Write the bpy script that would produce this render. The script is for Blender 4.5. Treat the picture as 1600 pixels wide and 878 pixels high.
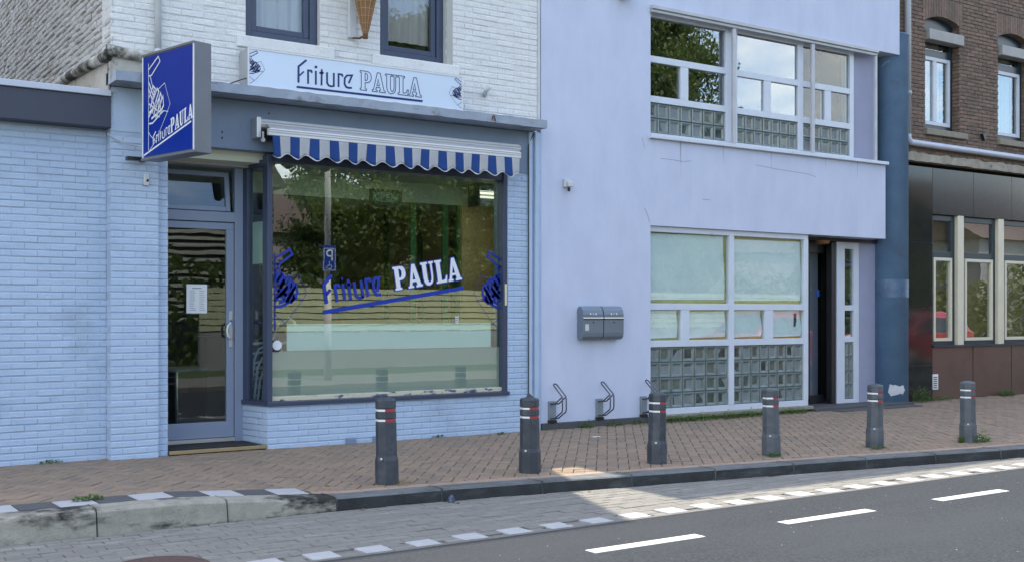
import bpy, bmesh, math, random
import numpy as np
from mathutils import Vector, Matrix
from mathutils.geometry import tessellate_polygon
random.seed(7); rng = np.random.default_rng(7)
R = math.radians
for o in list(bpy.data.objects): bpy.data.objects.remove(o, do_unlink=True)
scn = bpy.context.scene
COL = scn.collection

# ------------------------------------------------------------------ camera, sky, sun, exposure
CAM = (0.0, -11.083, 1.45); FPX = 1760.0; CXP = 800.0; HYP = 490.0
YAW = math.atan2(FPX/2620.0, 1.0)
cam_d = bpy.data.cameras.new('camera'); cam = bpy.data.objects.new('camera', cam_d); COL.objects.link(cam)
cam.location = CAM; cam.rotation_euler = (R(90), 0, -YAW)
cam_d.sensor_width = 36; cam_d.lens = FPX/1600*36; cam_d.shift_y = (HYP-439)/1600
cam_d.clip_start = 0.05; cam_d.clip_end = 3000
scn.camera = cam

SUNV = Vector((0.1575, 0.45, 1.0)).normalized()
SUN_EL = math.asin(SUNV.z); SUN_AZ = math.atan2(SUNV.x, SUNV.y)
world = bpy.data.worlds.new('World'); scn.world = world; world.use_nodes = True
wn = world.node_tree; wn.nodes.clear()
w_out = wn.nodes.new('ShaderNodeOutputWorld'); w_bg = wn.nodes.new('ShaderNodeBackground')
sky = wn.nodes.new('ShaderNodeTexSky'); sky.sky_type = 'NISHITA'; sky.sun_disc = False
sky.sun_elevation = SUN_EL; sky.sun_rotation = SUN_AZ; sky.dust_density = 1.2
w_tc = wn.nodes.new('ShaderNodeTexCoord'); w_map = wn.nodes.new('ShaderNodeMapping'); w_map.inputs['Scale'].default_value = (1, 1, 2.4)
w_no = wn.nodes.new('ShaderNodeTexNoise'); w_no.inputs['Scale'].default_value = 2.3; w_no.inputs['Detail'].default_value = 7; w_no.inputs['Roughness'].default_value = .58
w_cr = wn.nodes.new('ShaderNodeValToRGB'); w_cr.color_ramp.elements[0].position = .50; w_cr.color_ramp.elements[1].position = .70
w_mx = wn.nodes.new('ShaderNodeMixRGB'); w_mx.inputs['Color2'].default_value = (8.9, 8.2, 7.0, 1)
wn.links.new(w_tc.outputs['Generated'], w_map.inputs['Vector']); wn.links.new(w_map.outputs[0], w_no.inputs['Vector'])
wn.links.new(w_no.outputs['Fac'], w_cr.inputs['Fac']); wn.links.new(w_cr.outputs['Color'], w_mx.inputs['Fac'])
wn.links.new(sky.outputs[0], w_mx.inputs['Color1']); wn.links.new(w_mx.outputs[0], w_bg.inputs['Color'])
w_bg.inputs['Strength'].default_value = 0.15
wn.links.new(w_bg.outputs[0], w_out.inputs['Surface'])
sun_d = bpy.data.lights.new('sun', 'SUN'); sun_d.energy = 2.3; sun_d.angle = R(.53); sun_d.color = (1, .89, .72)
sun = bpy.data.objects.new('sun', sun_d); COL.objects.link(sun); sun.location = (20, 40, 60)
sun.rotation_euler = (-SUNV).to_track_quat('-Z', 'Y').to_euler()
scn.render.engine = 'CYCLES'
vs = scn.view_settings; vs.view_transform = 'Standard'; vs.look = 'None'; vs.gamma = 1; vs.exposure = 1.82
try: vs.use_curve_mapping = False
except Exception: pass

# ------------------------------------------------------------------ photo pixel -> place (a pixel gives a direction, the plane gives the distance)
SN, CN = math.sin(YAW), math.cos(YAW)
def ray(px, py):
    r = (px-CXP)/FPX; return (SN+CN*r, CN-SN*r, (HYP-py)/FPX)
def fx(px, Y=0.0):
    d = ray(px, 490); return d[0]*(Y-CAM[1])/d[1]
def fz(px, py, Y=0.0):
    d = ray(px, py); return CAM[2]+d[2]*(Y-CAM[1])/d[1]
def fp(px, py, Y=0.0): return (fx(px, Y), fz(px, py, Y))
def sp(px, py, X):                                  # plane X = const -> (Y, Z)
    d = ray(px, py); t = X/d[0]; return (CAM[1]+d[1]*t, CAM[2]+d[2]*t)
def gp(px, py, z=0.0):
    d = ray(px, py); t = (z-CAM[2])/d[2]; return (d[0]*t, d[1]*t+CAM[1])

# ------------------------------------------------------------------ materials
MATS = {}
def mat(name, c1, c2=None, rough=.7, scale=8, amt=.5, bump=0, bscale=60, metal=0, rnd=False, stretch=(1, 1, 1), c3=None, s3=1.3, p3=(.5, .6), stretch3=(1, 1, 1), coat=0, spec=.5, detail=6, bdist=.01):
    m = bpy.data.materials.new(name); m.use_nodes = True; nt = m.node_tree; N = nt.nodes; Lk = nt.links.new
    b = N['Principled BSDF']; b.inputs['Roughness'].default_value = rough; b.inputs['Metallic'].default_value = metal
    b.inputs['Specular IOR Level'].default_value = spec
    if coat: b.inputs['Coat Weight'].default_value = coat
    c2 = c2 or tuple(x*.8 for x in c1)
    geo = N.new('ShaderNodeNewGeometry')
    def vec(st):
        mp = N.new('ShaderNodeMapping'); mp.inputs['Scale'].default_value = st; Lk(geo.outputs['Position'], mp.inputs['Vector']); return mp.outputs[0]
    no = N.new('ShaderNodeTexNoise'); no.inputs['Scale'].default_value = scale; no.inputs['Detail'].default_value = detail; no.inputs['Roughness'].default_value = .6
    Lk(vec(stretch), no.inputs['Vector'])
    rp = N.new('ShaderNodeMapRange'); rp.inputs[1].default_value = .5-.22; rp.inputs[2].default_value = .5+.22
    rp.inputs[3].default_value = .5-amt; rp.inputs[4].default_value = .5+amt; Lk(no.outputs['Fac'], rp.inputs[0])
    fac = rp.outputs[0]
    if rnd:
        at = N.new('ShaderNodeAttribute'); at.attribute_name = 'rnd'; oi = N.new('ShaderNodeObjectInfo')
        ad = N.new('ShaderNodeMath'); ad.operation = 'ADD'; Lk(at.outputs['Fac'], ad.inputs[0]); Lk(oi.outputs['Random'], ad.inputs[1])
        fr = N.new('ShaderNodeMath'); fr.operation = 'FRACT'; Lk(ad.outputs[0], fr.inputs[0])
        mu = N.new('ShaderNodeMath'); mu.operation = 'MULTIPLY_ADD'; mu.inputs[1].default_value = rnd; mu.inputs[2].default_value = -rnd/2; Lk(fr.outputs[0], mu.inputs[0])
        ad2 = N.new('ShaderNodeMath'); ad2.operation = 'ADD'; ad2.use_clamp = True; Lk(mu.outputs[0], ad2.inputs[0]); Lk(fac, ad2.inputs[1]); fac = ad2.outputs[0]
    mx = N.new('ShaderNodeMixRGB'); mx.inputs['Color1'].default_value = (*c1, 1); mx.inputs['Color2'].default_value = (*c2, 1); Lk(fac, mx.inputs['Fac'])
    colo = mx.outputs[0]
    if c3:
        n3 = N.new('ShaderNodeTexNoise'); n3.inputs['Scale'].default_value = s3; n3.inputs['Detail'].default_value = 5; n3.inputs['Roughness'].default_value = .65; Lk(vec(stretch3), n3.inputs['Vector'])
        r3 = N.new('ShaderNodeMapRange'); r3.inputs[1].default_value = p3[0]; r3.inputs[2].default_value = p3[1]; Lk(n3.outputs['Fac'], r3.inputs[0])
        m3 = N.new('ShaderNodeMixRGB'); m3.inputs['Color2'].default_value = (*c3, 1); Lk(colo, m3.inputs['Color1']); Lk(r3.outputs[0], m3.inputs['Fac']); colo = m3.outputs[0]
    Lk(colo, b.inputs['Base Color'])
    if bump:
        nb = N.new('ShaderNodeTexNoise'); nb.inputs['Scale'].default_value = bscale; nb.inputs['Detail'].default_value = 5; Lk(vec(stretch), nb.inputs['Vector'])
        bp = N.new('ShaderNodeBump'); bp.inputs['Strength'].default_value = bump; bp.inputs['Distance'].default_value = bdist; Lk(nb.outputs['Fac'], bp.inputs['Height']); Lk(bp.outputs[0], b.inputs['Normal'])
    MATS[name] = m; return m
def glass(name, refl=.2, tint=(.9, .95, .93), fres=.9, rough=0.0, wob=.0):
    m = bpy.data.materials.new(name); m.use_nodes = True; nt = m.node_tree; N = nt.nodes; Lk = nt.links.new
    N.remove(N['Principled BSDF']); out = N['Material Output']
    g = N.new('ShaderNodeBsdfGlossy'); g.inputs['Roughness'].default_value = rough; g.inputs['Color'].default_value = (.96, .98, 1, 1)
    t = N.new('ShaderNodeBsdfTransparent'); t.inputs['Color'].default_value = (*tint, 1)
    lw = N.new('ShaderNodeLayerWeight'); lw.inputs['Blend'].default_value = .5; f = N.new('ShaderNodeMath'); f.operation = 'POWER'; f.inputs[1].default_value = 5.0; Lk(lw.outputs['Facing'], f.inputs[0])
    ma = N.new('ShaderNodeMath'); ma.operation = 'MULTIPLY_ADD'; ma.use_clamp = True; ma.inputs[1].default_value = fres; ma.inputs[2].default_value = refl; Lk(f.outputs[0], ma.inputs[0])
    if wob:
        geo = N.new('ShaderNodeNewGeometry'); nb = N.new('ShaderNodeTexNoise'); nb.inputs['Scale'].default_value = 1.6; Lk(geo.outputs['Position'], nb.inputs['Vector'])
        bp = N.new('ShaderNodeBump'); bp.inputs['Strength'].default_value = wob; bp.inputs['Distance'].default_value = .02; Lk(nb.outputs['Fac'], bp.inputs['Height']); Lk(bp.outputs[0], g.inputs['Normal'])
    mx = N.new('ShaderNodeMixShader'); Lk(ma.outputs[0], mx.inputs[0]); Lk(t.outputs[0], mx.inputs[1]); Lk(g.outputs[0], mx.inputs[2]); Lk(mx.outputs[0], out.inputs['Surface'])
    MATS[name] = m; return m
def film(name, col, opacity):
    m = bpy.data.materials.new(name); m.use_nodes = True; nt = m.node_tree; N = nt.nodes; Lk = nt.links.new
    N.remove(N['Principled BSDF']); out = N['Material Output']
    d = N.new('ShaderNodeBsdfDiffuse'); d.inputs['Color'].default_value = (*col, 1); t = N.new('ShaderNodeBsdfTransparent')
    mx = N.new('ShaderNodeMixShader'); mx.inputs[0].default_value = opacity; Lk(t.outputs[0], mx.inputs[1]); Lk(d.outputs[0], mx.inputs[2]); Lk(mx.outputs[0], out.inputs['Surface'])
    MATS[name] = m; return m
def leafmat(name, c1, c2):
    m = mat(name, c1, c2, rough=.55, scale=3, amt=.4, rnd=.9); b = m.node_tree.nodes['Principled BSDF']
    nt = m.node_tree; tr = nt.nodes.new('ShaderNodeBsdfTranslucent'); mx = nt.nodes.new('ShaderNodeMixShader'); mx.inputs[0].default_value = .35
    tr.inputs['Color'].default_value = (c2[0]*1.6, c2[1]*1.6, c2[2]*1.1, 1)
    nt.links.new(b.outputs[0], mx.inputs[1]); nt.links.new(tr.outputs[0], mx.inputs[2]); nt.links.new(mx.outputs[0], nt.nodes['Material Output'].inputs['Surface']); return m
def emis(name, col, s):
    m = bpy.data.materials.new(name); m.use_nodes = True; b = m.node_tree.nodes['Principled BSDF']
    b.inputs['Emission Color'].default_value = (*col, 1); b.inputs['Emission Strength'].default_value = s; MATS[name] = m

mat('blue_brick', (0.385, 0.485, 0.63), (0.345, 0.445, 0.59), .62, 5, .5, .55, 55, rnd=.5, c3=(.23, .29, .38), s3=1.3, p3=(.56, .80))
mat('blue_mortar', (0.34, 0.42, 0.54), (0.3, 0.38, 0.5), .75, 6, .5, .5, 60)
mat('white_brick', (0.67, 0.68, 0.675), (0.58, 0.59, 0.59), .6, 7, .5, .9, 32, rnd=.4, c3=(.40, .38, .33), s3=2.2, p3=(.64, .8), stretch3=(1, 1, 1.6))
mat('white_mortar', (0.57, 0.58, 0.58), (0.51, 0.52, 0.525), .75, 8, .5, .8, 40)
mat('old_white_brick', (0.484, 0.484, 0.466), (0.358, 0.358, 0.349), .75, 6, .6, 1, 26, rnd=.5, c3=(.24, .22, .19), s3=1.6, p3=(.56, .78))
mat('peeling_plaster', (0.465, 0.45, 0.405), (0.375, 0.352, 0.3), .8, 9, .6, .9, 30, c3=(.17, .15, .12), s3=7, p3=(.60, .67))
mat('blue_grey_paint', (0.17, 0.22, 0.31), (0.14, 0.19, 0.27), .5, 3, .5, .15, 40, c3=(.12, .14, .18), s3=2, p3=(.6, .85), stretch3=(2, 1, .5))
mat('door_paint', (0.21, 0.26, 0.36), (0.19, 0.235, 0.33), .35, 3, .4, .05, 60)
mat('frame_blue', (0.042, 0.058, 0.105), (0.035, 0.048, 0.09), .35, 4, .5, .1, 60)
mat('frame_blue_old', (.06, .085, .15), (.05, .07, .125), .5, 4, .5, .2, 60, c3=(.50, .47, .36), s3=9, p3=(.42, .47), stretch3=(.6, 1, 1.5))
mat('canopy_paint', (0.29, 0.34, 0.42), (0.23, 0.27, 0.33), .6, 5, .5, .4, 40, c3=(.13, .11, .10), s3=4.5, p3=(.56, .72), stretch3=(.7, 1, 1))
mat('cream_grey', (.40, .40, .37), (.34, .34, .32), .5, 5, .4)
mat('dark_fascia', (.035, .035, .06), (.028, .045, .07), .5, 1.5, .6, .06, 50)
mat('trim_white', (0.465, 0.51, 0.585), (0.413, 0.45, 0.525), .4, 4, .4)
mat('sign_blue', (0.002, 0.026, 0.27), (0.001, 0.021, 0.235), .32, 3, .4, spec=.3)
mat('ink_blue', (0.006, 0.014, 0.13), (0.005, 0.012, 0.11), .4, 4, .3)
mat('window_blue', (0.003, 0.03, 0.32), (0.002, 0.024, 0.27), .4, 4, .3)
mat('sign_white', (0.56, 0.66, 0.78), (0.52, 0.62, 0.74), .3, 1.6, .4)
mat('print_white', (0.68, 0.705, 0.731), (0.646, 0.671, 0.705), .4, 4, .3)
mat('sign_grey', (0.149, 0.161, 0.18), (0.124, 0.136, 0.155), .45, 3, .5, .08, 40, c3=(.26, .18, .15), s3=6, p3=(.68, .75))
mat('alu', (.55, .56, .57), (.48, .49, .5), .35, 6, .4, metal=.7)
mat('alu_white', (0.66, 0.67, 0.68), (0.6, 0.61, 0.62), .35, 6, .4)
mat('chrome', (.8, .8, .8), (.7, .7, .7), .15, 6, .3, metal=1)
mat('stripe_white', (0.4, 0.41, 0.43), (0.34, 0.35, 0.37), .85, 6, .5, .3, 140)
mat('stripe_blue', (0.005, 0.045, 0.2), (0.004, 0.036, 0.16), .85, 6, .5, .3, 140)
mat('hem_white', (0.51, 0.517, 0.525), (0.433, 0.44, 0.446), .8)
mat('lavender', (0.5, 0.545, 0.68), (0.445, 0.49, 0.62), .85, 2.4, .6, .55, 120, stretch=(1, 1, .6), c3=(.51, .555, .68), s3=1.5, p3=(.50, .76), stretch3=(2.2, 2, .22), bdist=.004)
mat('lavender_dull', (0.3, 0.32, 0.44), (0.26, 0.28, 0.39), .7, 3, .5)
mat('frame_white', (0.55, 0.6, 0.68), (0.49, 0.54, 0.62), .4, 5, .5, .1, 60, c3=(.38, .37, .36), s3=6, p3=(.66, .8))
mat('rail_grey', (.44, .46, .50), (.36, .38, .42), .4, 5, .5)
mat('paper', (0.7, 0.74, 0.71), (0.62, 0.68, 0.67), .55, 3, .6, .7, 7, bdist=.03)
mat('tape', (0.34, 0.31, 0.07), (0.26, 0.23, 0.05), .5, 6, .5)
mat('block_rim', (0.17, 0.215, 0.215), (0.12, 0.155, 0.155), .18, 9, .6, .3, 30, rnd=.6)
mat('block_core', (0.03, 0.045, 0.042), (0.12, 0.145, 0.12), .10, 11, .5, .5, 14, rnd=1.0)
mat('block_mortar', (.20, .23, .24), (.15, .17, .18), .8, 9, .5)
mat('column_blue', (0.14, 0.25, 0.4), (0.1, 0.185, 0.32), .45, 3, .6, .15, 40, c3=(.12, .17, .25), s3=3.5, p3=(.58, .75))
mat('peeled', (0.496, 0.528, 0.576), (0.416, 0.44, 0.48), .8, 9, .5)
mat('dark', (.010, .011, .013), (.006, .006, .008), .5, 4, .4)
mat('near_black', (.016, .017, .022), (.012, .013, .016), .35, 4, .4)
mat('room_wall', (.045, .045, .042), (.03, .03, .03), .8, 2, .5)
mat('room_pale', (0.62, 0.66, 0.54), (0.54, 0.58, 0.46), .7, 2, .4)
mat('room_brown', (0.6, 0.37, 0.17), (0.5, 0.3, 0.13), .7, 3, .5)
mat('room_green', (0.05, 0.16, 0.05), (0.04, 0.12, 0.04), .7, 3, .5)
mat('brown_brick', (0.2, 0.135, 0.1), (0.115, 0.085, 0.068), .85, 14, .5, .9, 45, rnd=.9, c3=(.25, .17, .13), s3=3, p3=(.60, .85))
mat('brown_mortar', (0.17, 0.14, 0.12), (0.12, 0.1, 0.085), .9, 12, .5, .5, 50)
mat('stone_sill', (0.252, 0.231, 0.182), (0.196, 0.182, 0.14), .8, 8, .5, .4, 40)
mat('worn_stone', (0.315, 0.292, 0.232), (0.21, 0.188, 0.15), .85, 6, .6, .9, 24, c3=(.08, .07, .06), s3=5, p3=(.60, .7))
mat('shutter_box', (0.3, 0.3, 0.292), (0.247, 0.247, 0.24), .5, 5, .5)
mat('teal_dark', (.018, .036, .05), (.014, .03, .042), .3, 5, .4)
mat('cream_paint', (0.608, 0.57, 0.446), (0.541, 0.503, 0.389), .4, 5, .4)
mat('black_marble', (.014, .016, .015), (.024, .026, .022), .08, 9, .6)
mat('grey_marble', (.030, .036, .036), (.024, .028, .030), .14, 7, .6)
mat('brown_marble', (0.13, 0.082, 0.066), (0.09, 0.06, 0.05), .22, 40, .6, c3=(.09, .055, .04), s3=2, p3=(.5, .8))
mat('curtain', (0.62, 0.6, 0.52), (0.5, 0.49, 0.43), .85, 4, .5)
mat('curtain_grey', (0.56, 0.46, 0.45), (0.46, 0.38, 0.37), .9, 30, .6, stretch=(1, 1, .06))
mat('pipe_grey', (0.345, 0.367, 0.375), (0.3, 0.315, 0.33), .4, 5, .5)
mat('pipe_pale', (0.46, 0.5, 0.6), (0.391, 0.425, 0.51), .4, 5, .5)
mat('pipe_white', (0.52, 0.55, 0.57), (0.42, 0.44, 0.45), .5, 5, .5, c3=(.3, .28, .25), s3=5, p3=(.62, .8))
mat('mossy_pipe', (.50, .49, .45), (.20, .19, .16), .8, 7, .9, .6, 30, c3=(.03, .03, .025), s3=3.5, p3=(.5, .62))
mat('paver', (0.25, 0.185, 0.13), (0.185, 0.145, 0.108), .9, 18, .4, .7, 150, rnd=.9, c3=(.15, .125, .105), s3=1.1, p3=(.55, .8), bdist=.004)
mat('paver_edge', (0.33, 0.24, 0.175), (0.26, 0.19, 0.14), .9, 14, .5, .7, 150, rnd=.6, bdist=.004)
mat('sand', (.055, .045, .038), (.035, .03, .026), .95, 30, .5, .6, 120)
mat('gutter_paver', (0.185, 0.18, 0.16), (0.155, 0.152, 0.138), .9, 9, .6, .7, 110, rnd=.8, c3=(.27, .27, .25), s3=4, p3=(.57, .72), stretch3=(.3, 2.4, 1), bdist=.005)
mat('grit', (0.165, 0.16, 0.142), (0.13, 0.127, 0.113), .95, 25, .6, .6, 110)
mat('block_white', (0.38, 0.389, 0.399), (0.314, 0.323, 0.328), .8, 12, .5, .4, 90)
mat('tile_white', (0.38, 0.39, 0.4), (0.33, 0.34, 0.35), .8, 12, .5, .3, 90)
mat('tile_dark', (0.072, 0.076, 0.08), (0.056, 0.06, 0.064), .85, 12, .5, .3, 90)
mat('kerb_light', (0.31, 0.295, 0.245), (0.21, 0.205, 0.17), .9, 10, .6, .7, 60, c3=(.016, .016, .013), s3=2.7, p3=(.475, .57), stretch3=(.55, .55, 1.6))
mat('kerb_dark', (.13, .145, .15), (.09, .10, .104), .9, 10, .6, .6, 70, c3=(.05, .055, .055), s3=2.2, p3=(.50, .72), stretch3=(.6, 1, 1.5))
mat('kerb_soiled', (.030, .033, .035), (.016, .018, .019), .9, 6, .7, .6, 60, c3=(.075, .08, .08), s3=2.4, p3=(.56, .8), stretch3=(.7, 1, 2.5))
mat('asphalt', (.016, .020, .024), (.036, .043, .052), .9, 42, .8, .8, 90, c3=(.034, .040, .047), s3=.55, p3=(.45, .72), stretch3=(.35, 1.6, 1), detail=9, bdist=.006, spec=.25)
mat('road_paint', (0.531, 0.531, 0.517), (0.458, 0.458, 0.443), .7, 20, .5, .3, 120)
mat('concrete_strip', (0.156, 0.15, 0.138), (0.114, 0.111, 0.102), .9, 12, .6, .5, 70)
mat('chip', (0.31, 0.31, 0.3), (0.264, 0.264, 0.255), .6)
mat('manhole', (0.078, 0.045, 0.036), (0.054, 0.033, 0.027), .8, 14, .5, .5, 60)
mat('ground', (.14, .14, .12), (.10, .10, .09), .95, 3, .5)
mat('grass_verge', (.05, .075, .025), (.035, .055, .02), .95, 12, .6, .8, 60)
mat('bollard', (.050, .060, .075), (.030, .037, .048), .55, 9, .6, .35, 60, rnd=.7, c3=(.095, .11, .125), s3=4, p3=(.55, .8))
mat('tape_white', (.74, .75, .76), (.66, .67, .68), .5, 12, .4)
mat('tape_red', (.42, .035, .03), (.32, .03, .03), .5, 12, .4)
mat('rack_plate', (0.26, 0.31, 0.35), (0.19, 0.23, 0.27), .5, 12, .5, metal=.5)
mat('rack_tube', (.12, .12, .14), (.08, .08, .1), .4, 12, .5, metal=.6)
mat('mailbox', (.17, .21, .25), (.14, .175, .215), .35, 5, .4, .05, 80, metal=.25)
mat('plastic_white', (0.528, 0.552, 0.576), (0.464, 0.48, 0.512), .4, 5, .4)
mat('waffle', (0.24, 0.124, 0.05), (0.176, 0.084, 0.032), .7, 10, .5, .3, 40)
mat('waffle_line', (.42, .27, .14), None, .7)
mat('rust', (.14, .06, .03), (.09, .045, .03), .9, 20, .5)
mat('cable', (.02, .022, .026), None, .6)
mat('crack', (.20, .22, .30), (.26, .28, .38), .9, 20, .6)
mat('brass', (0.3, 0.225, 0.11), (0.22, 0.17, 0.085), .5, 8, .5)
mat('mat_rubber', (.012, .013, .015), (.02, .02, .022), .95, 60, .5, .6, 120)
mat('green_paper', (.42, .52, .40), (.36, .46, .36), .8, 4, .4)
mat('ink_grey', (.25, .27, .28), None, .8)
mat('sticker_blue', (.02, .10, .42), None, .4)
mat('car_red', (.42, .010, .014), (.38, .009, .012), .3, 2, .3, coat=.8)
mat('rubber', (.015, .015, .016), None, .8)
mat('car_glass', (.02, .025, .028), (.014, .017, .02), .05, 2, .3)
mat('lamp_red', (.35, .02, .02), None, .2)
mat('bark', (.10, .075, .055), (.06, .048, .036), .95, 8, .6, .9, 30)
mat('board', (.52, .52, .44), (.40, .41, .34), .7, 6, .5, rnd=.4)
mat('fence_board', (0.52, 0.53, 0.33), (0.42, 0.44, 0.27), .8, 6, .5, rnd=.5)
mat('far_wall', (.30, .30, .29), (.24, .24, .23), .85, 3, .5)
mat('roof_tile', (.10, .07, .06), (.075, .055, .05), .85, 6, .5)
mat('house_side', (.34, .30, .26), (.28, .25, .22), .85, 3, .5)
mat('pole_pale', (.62, .60, .52), (.54, .52, .45), .5, 6, .4)
mat('bollard_worn', (.095, .11, .125), (.06, .07, .082), .6, 9, .6, .35, 60, c3=(.035, .042, .05), s3=3, p3=(.52, .7))
mat('park_blue', (.006, .05, .34), (.005, .045, .3), .4, 4, .3)
mat('collar', (0.085, 0.15, 0.25), (0.05, 0.095, 0.17), .4, 5, .9, .4, 20)
glass('shop_glass', .13, (.86, .92, .88), .9, wob=.02)
glass('door_glass', .06, (.82, .88, .88), .8, wob=.03)
glass('upper_glass', .20, (.75, .8, .8), .9, wob=.03)
glass('mid_glass', .06, (.85, .9, .9), .9, wob=.03)
glass('paper_glass', .07, (.93, .97, .97), .7, wob=.02)
film('run_mark', (.20, .20, .24), .30)
film('frost', (.74, .83, .87), .90)
film('haze_film', (.52, .53, .52), .80)
leafmat('leaf', (.065, .10, .022), (.12, .155, .042))
leafmat('leaf_dark', (.05, .085, .02), (.095, .13, .035))
leafmat('weed', (.045, .10, .018), (.09, .16, .035))
leafmat('dry', (.30, .23, .09), (.22, .15, .06))
emis('tube_light', (1, .95, .78), .45)

# ------------------------------------------------------------------ mesh helpers
ORG = {}
class MB:
    def __init__(s): s.v = []; s.f = []; s.r = []; s.m = []
    def add(s, vs, fs, r=0.0, mi=0):
        n = len(s.v); s.v += [tuple(p) for p in vs]; s.r += [r]*len(vs)
        for f in fs: s.f.append(tuple(i+n for i in f)); s.m.append(mi)
        return s
    def box(s, x0, x1, y0, y1, z0, z1, r=0.0, mi=0):
        return s.add([(x0,y0,z0),(x1,y0,z0),(x1,y1,z0),(x0,y1,z0),(x0,y0,z1),(x1,y0,z1),(x1,y1,z1),(x0,y1,z1)],
                     [(0,3,2,1),(4,5,6,7),(0,1,5,4),(1,2,6,5),(2,3,7,6),(3,0,4,7)], r, mi)
    def frame(s, x0, x1, z0, z1, w, y0, y1, wb=None, wt=None):      # four butted bars
        wb = w if wb is None else wb; wt = w if wt is None else wt
        s.box(x0, x0+w, y0, y1, z0, z1); s.box(x1-w, x1, y0, y1, z0, z1)
        s.box(x0+w, x1-w, y0, y1, z0, z0+wb); s.box(x0+w, x1-w, y0, y1, z1-wt, z1); return s
    def prism(s, poly, a, b, axis='y', mi=0):         # poly in the other two axes, extruded a..b
        n = len(poly)
        def P(p, t): return {'y': (p[0], t, p[1]), 'x': (t, p[0], p[1]), 'z': (p[0], p[1], t)}[axis]
        vs = [P(p, a) for p in poly]+[P(p, b) for p in poly]
        fs = [tuple(range(n))[::-1], tuple(range(n, 2*n))]+[(i, (i+1) % n, n+(i+1) % n, n+i) for i in range(n)]
        return s.add(vs, fs, 0, mi)
    def tube(s, pts, r, n=8, cap=True, mi=0):
        pts = [Vector(p) for p in pts]; rs = r if isinstance(r, (list, tuple)) else [r]*len(pts)
        vs = []; up = None
        for i, p in enumerate(pts):
            d = (pts[min(i+1, len(pts)-1)]-pts[max(i-1, 0)]).normalized()
            if up is None: up = Vector((0, 0, 1)) if abs(d.z) < .9 else Vector((1, 0, 0))
            a = d.cross(up).normalized(); b = a.cross(d).normalized(); up = b
            for k in range(n):
                t = 2*math.pi*k/n; vs.append(p+a*math.cos(t)*rs[i]+b*math.sin(t)*rs[i])
        fs = []
        for i in range(len(pts)-1):
            for k in range(n): fs.append((i*n+k, i*n+(k+1) % n, (i+1)*n+(k+1) % n, (i+1)*n+k))
        if cap: fs += [tuple(range(n))[::-1], tuple(range((len(pts)-1)*n, len(pts)*n))]
        return s.add(vs, fs, 0, mi)
    def lathe(s, prof, c, n=24, mi=0, ph=0.0):
        vs = []
        for r, z in prof:
            for k in range(n):
                t = 2*math.pi*k/n+ph; vs.append((c[0]+r*math.cos(t), c[1]+r*math.sin(t), c[2]+z))
        fs = [(i*n+k, i*n+(k+1) % n, (i+1)*n+(k+1) % n, (i+1)*n+k) for i in range(len(prof)-1) for k in range(n)]
        fs += [tuple(range(n))[::-1], tuple(range((len(prof)-1)*n, len(prof)*n))]
        return s.add(vs, fs, 0, mi)
    def mesh(s, name, org=(0, 0, 0), smooth=False):
        me = bpy.data.meshes.new(name); me.from_pydata([(x-org[0], y-org[1], z-org[2]) for x, y, z in s.v], [], s.f)
        if any(s.r):
            a = me.attributes.new('rnd', 'FLOAT', 'POINT'); a.data.foreach_set('value', s.r)
        if any(s.m): me.polygons.foreach_set('material_index', s.m)
        if smooth: me.polygons.foreach_set('use_smooth', [True]*len(me.polygons))
        me.update(); return me
def putmats(me, m):
    for x in (m if isinstance(m, (list, tuple)) else [m]): me.materials.append(MATS[x])
def link(name, me, parent=None):
    o = bpy.data.objects.new(name, me); COL.objects.link(o)
    if parent: o.parent = parent; ORG[o.name] = ORG[parent.name]
    return o
def thing(name, label, cat, loc, group=None):
    o = bpy.data.objects.new(name, None); COL.objects.link(o); o.location = loc; o.empty_display_size = .2
    o['label'] = label; o['category'] = cat
    if group: o['group'] = group
    ORG[o.name] = tuple(loc); return o
def part(name, mb, m, parent, bevel=0, smooth=False, kind=None, label=None, seg=2):
    me = mb.mesh(name, ORG[parent.name], smooth); putmats(me, m); o = link(name, me, parent)
    if bevel:
        b = o.modifiers.new('bevel', 'BEVEL'); b.width = bevel; b.segments = seg; b.limit_method = 'ANGLE'; b.angle_limit = R(40)
    if kind: o['kind'] = kind
    if label: o['label'] = label
    return o
def solo(name, mb, m, label, cat, loc, group=None, bevel=0, smooth=False):
    me = mb.mesh(name, loc, smooth); putmats(me, m); o = link(name, me); o.location = loc; ORG[o.name] = tuple(loc)
    o['label'] = label; o['category'] = cat
    if group: o['group'] = group
    if bevel: b = o.modifiers.new('bevel', 'BEVEL'); b.width = bevel; b.segments = 2; b.limit_method = 'ANGLE'
    return o
def struct(name, mb, m, smooth=False):
    me = mb.mesh(name, (0, 0, 0), smooth); putmats(me, m); o = link(name, me); ORG[o.name] = (0, 0, 0); o['kind'] = 'structure'; return o
def copytree(o, parent=None):
    c = o.copy(); COL.objects.link(c); c.parent = parent
    for ch in list(o.children): copytree(ch, c)
    return c
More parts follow.
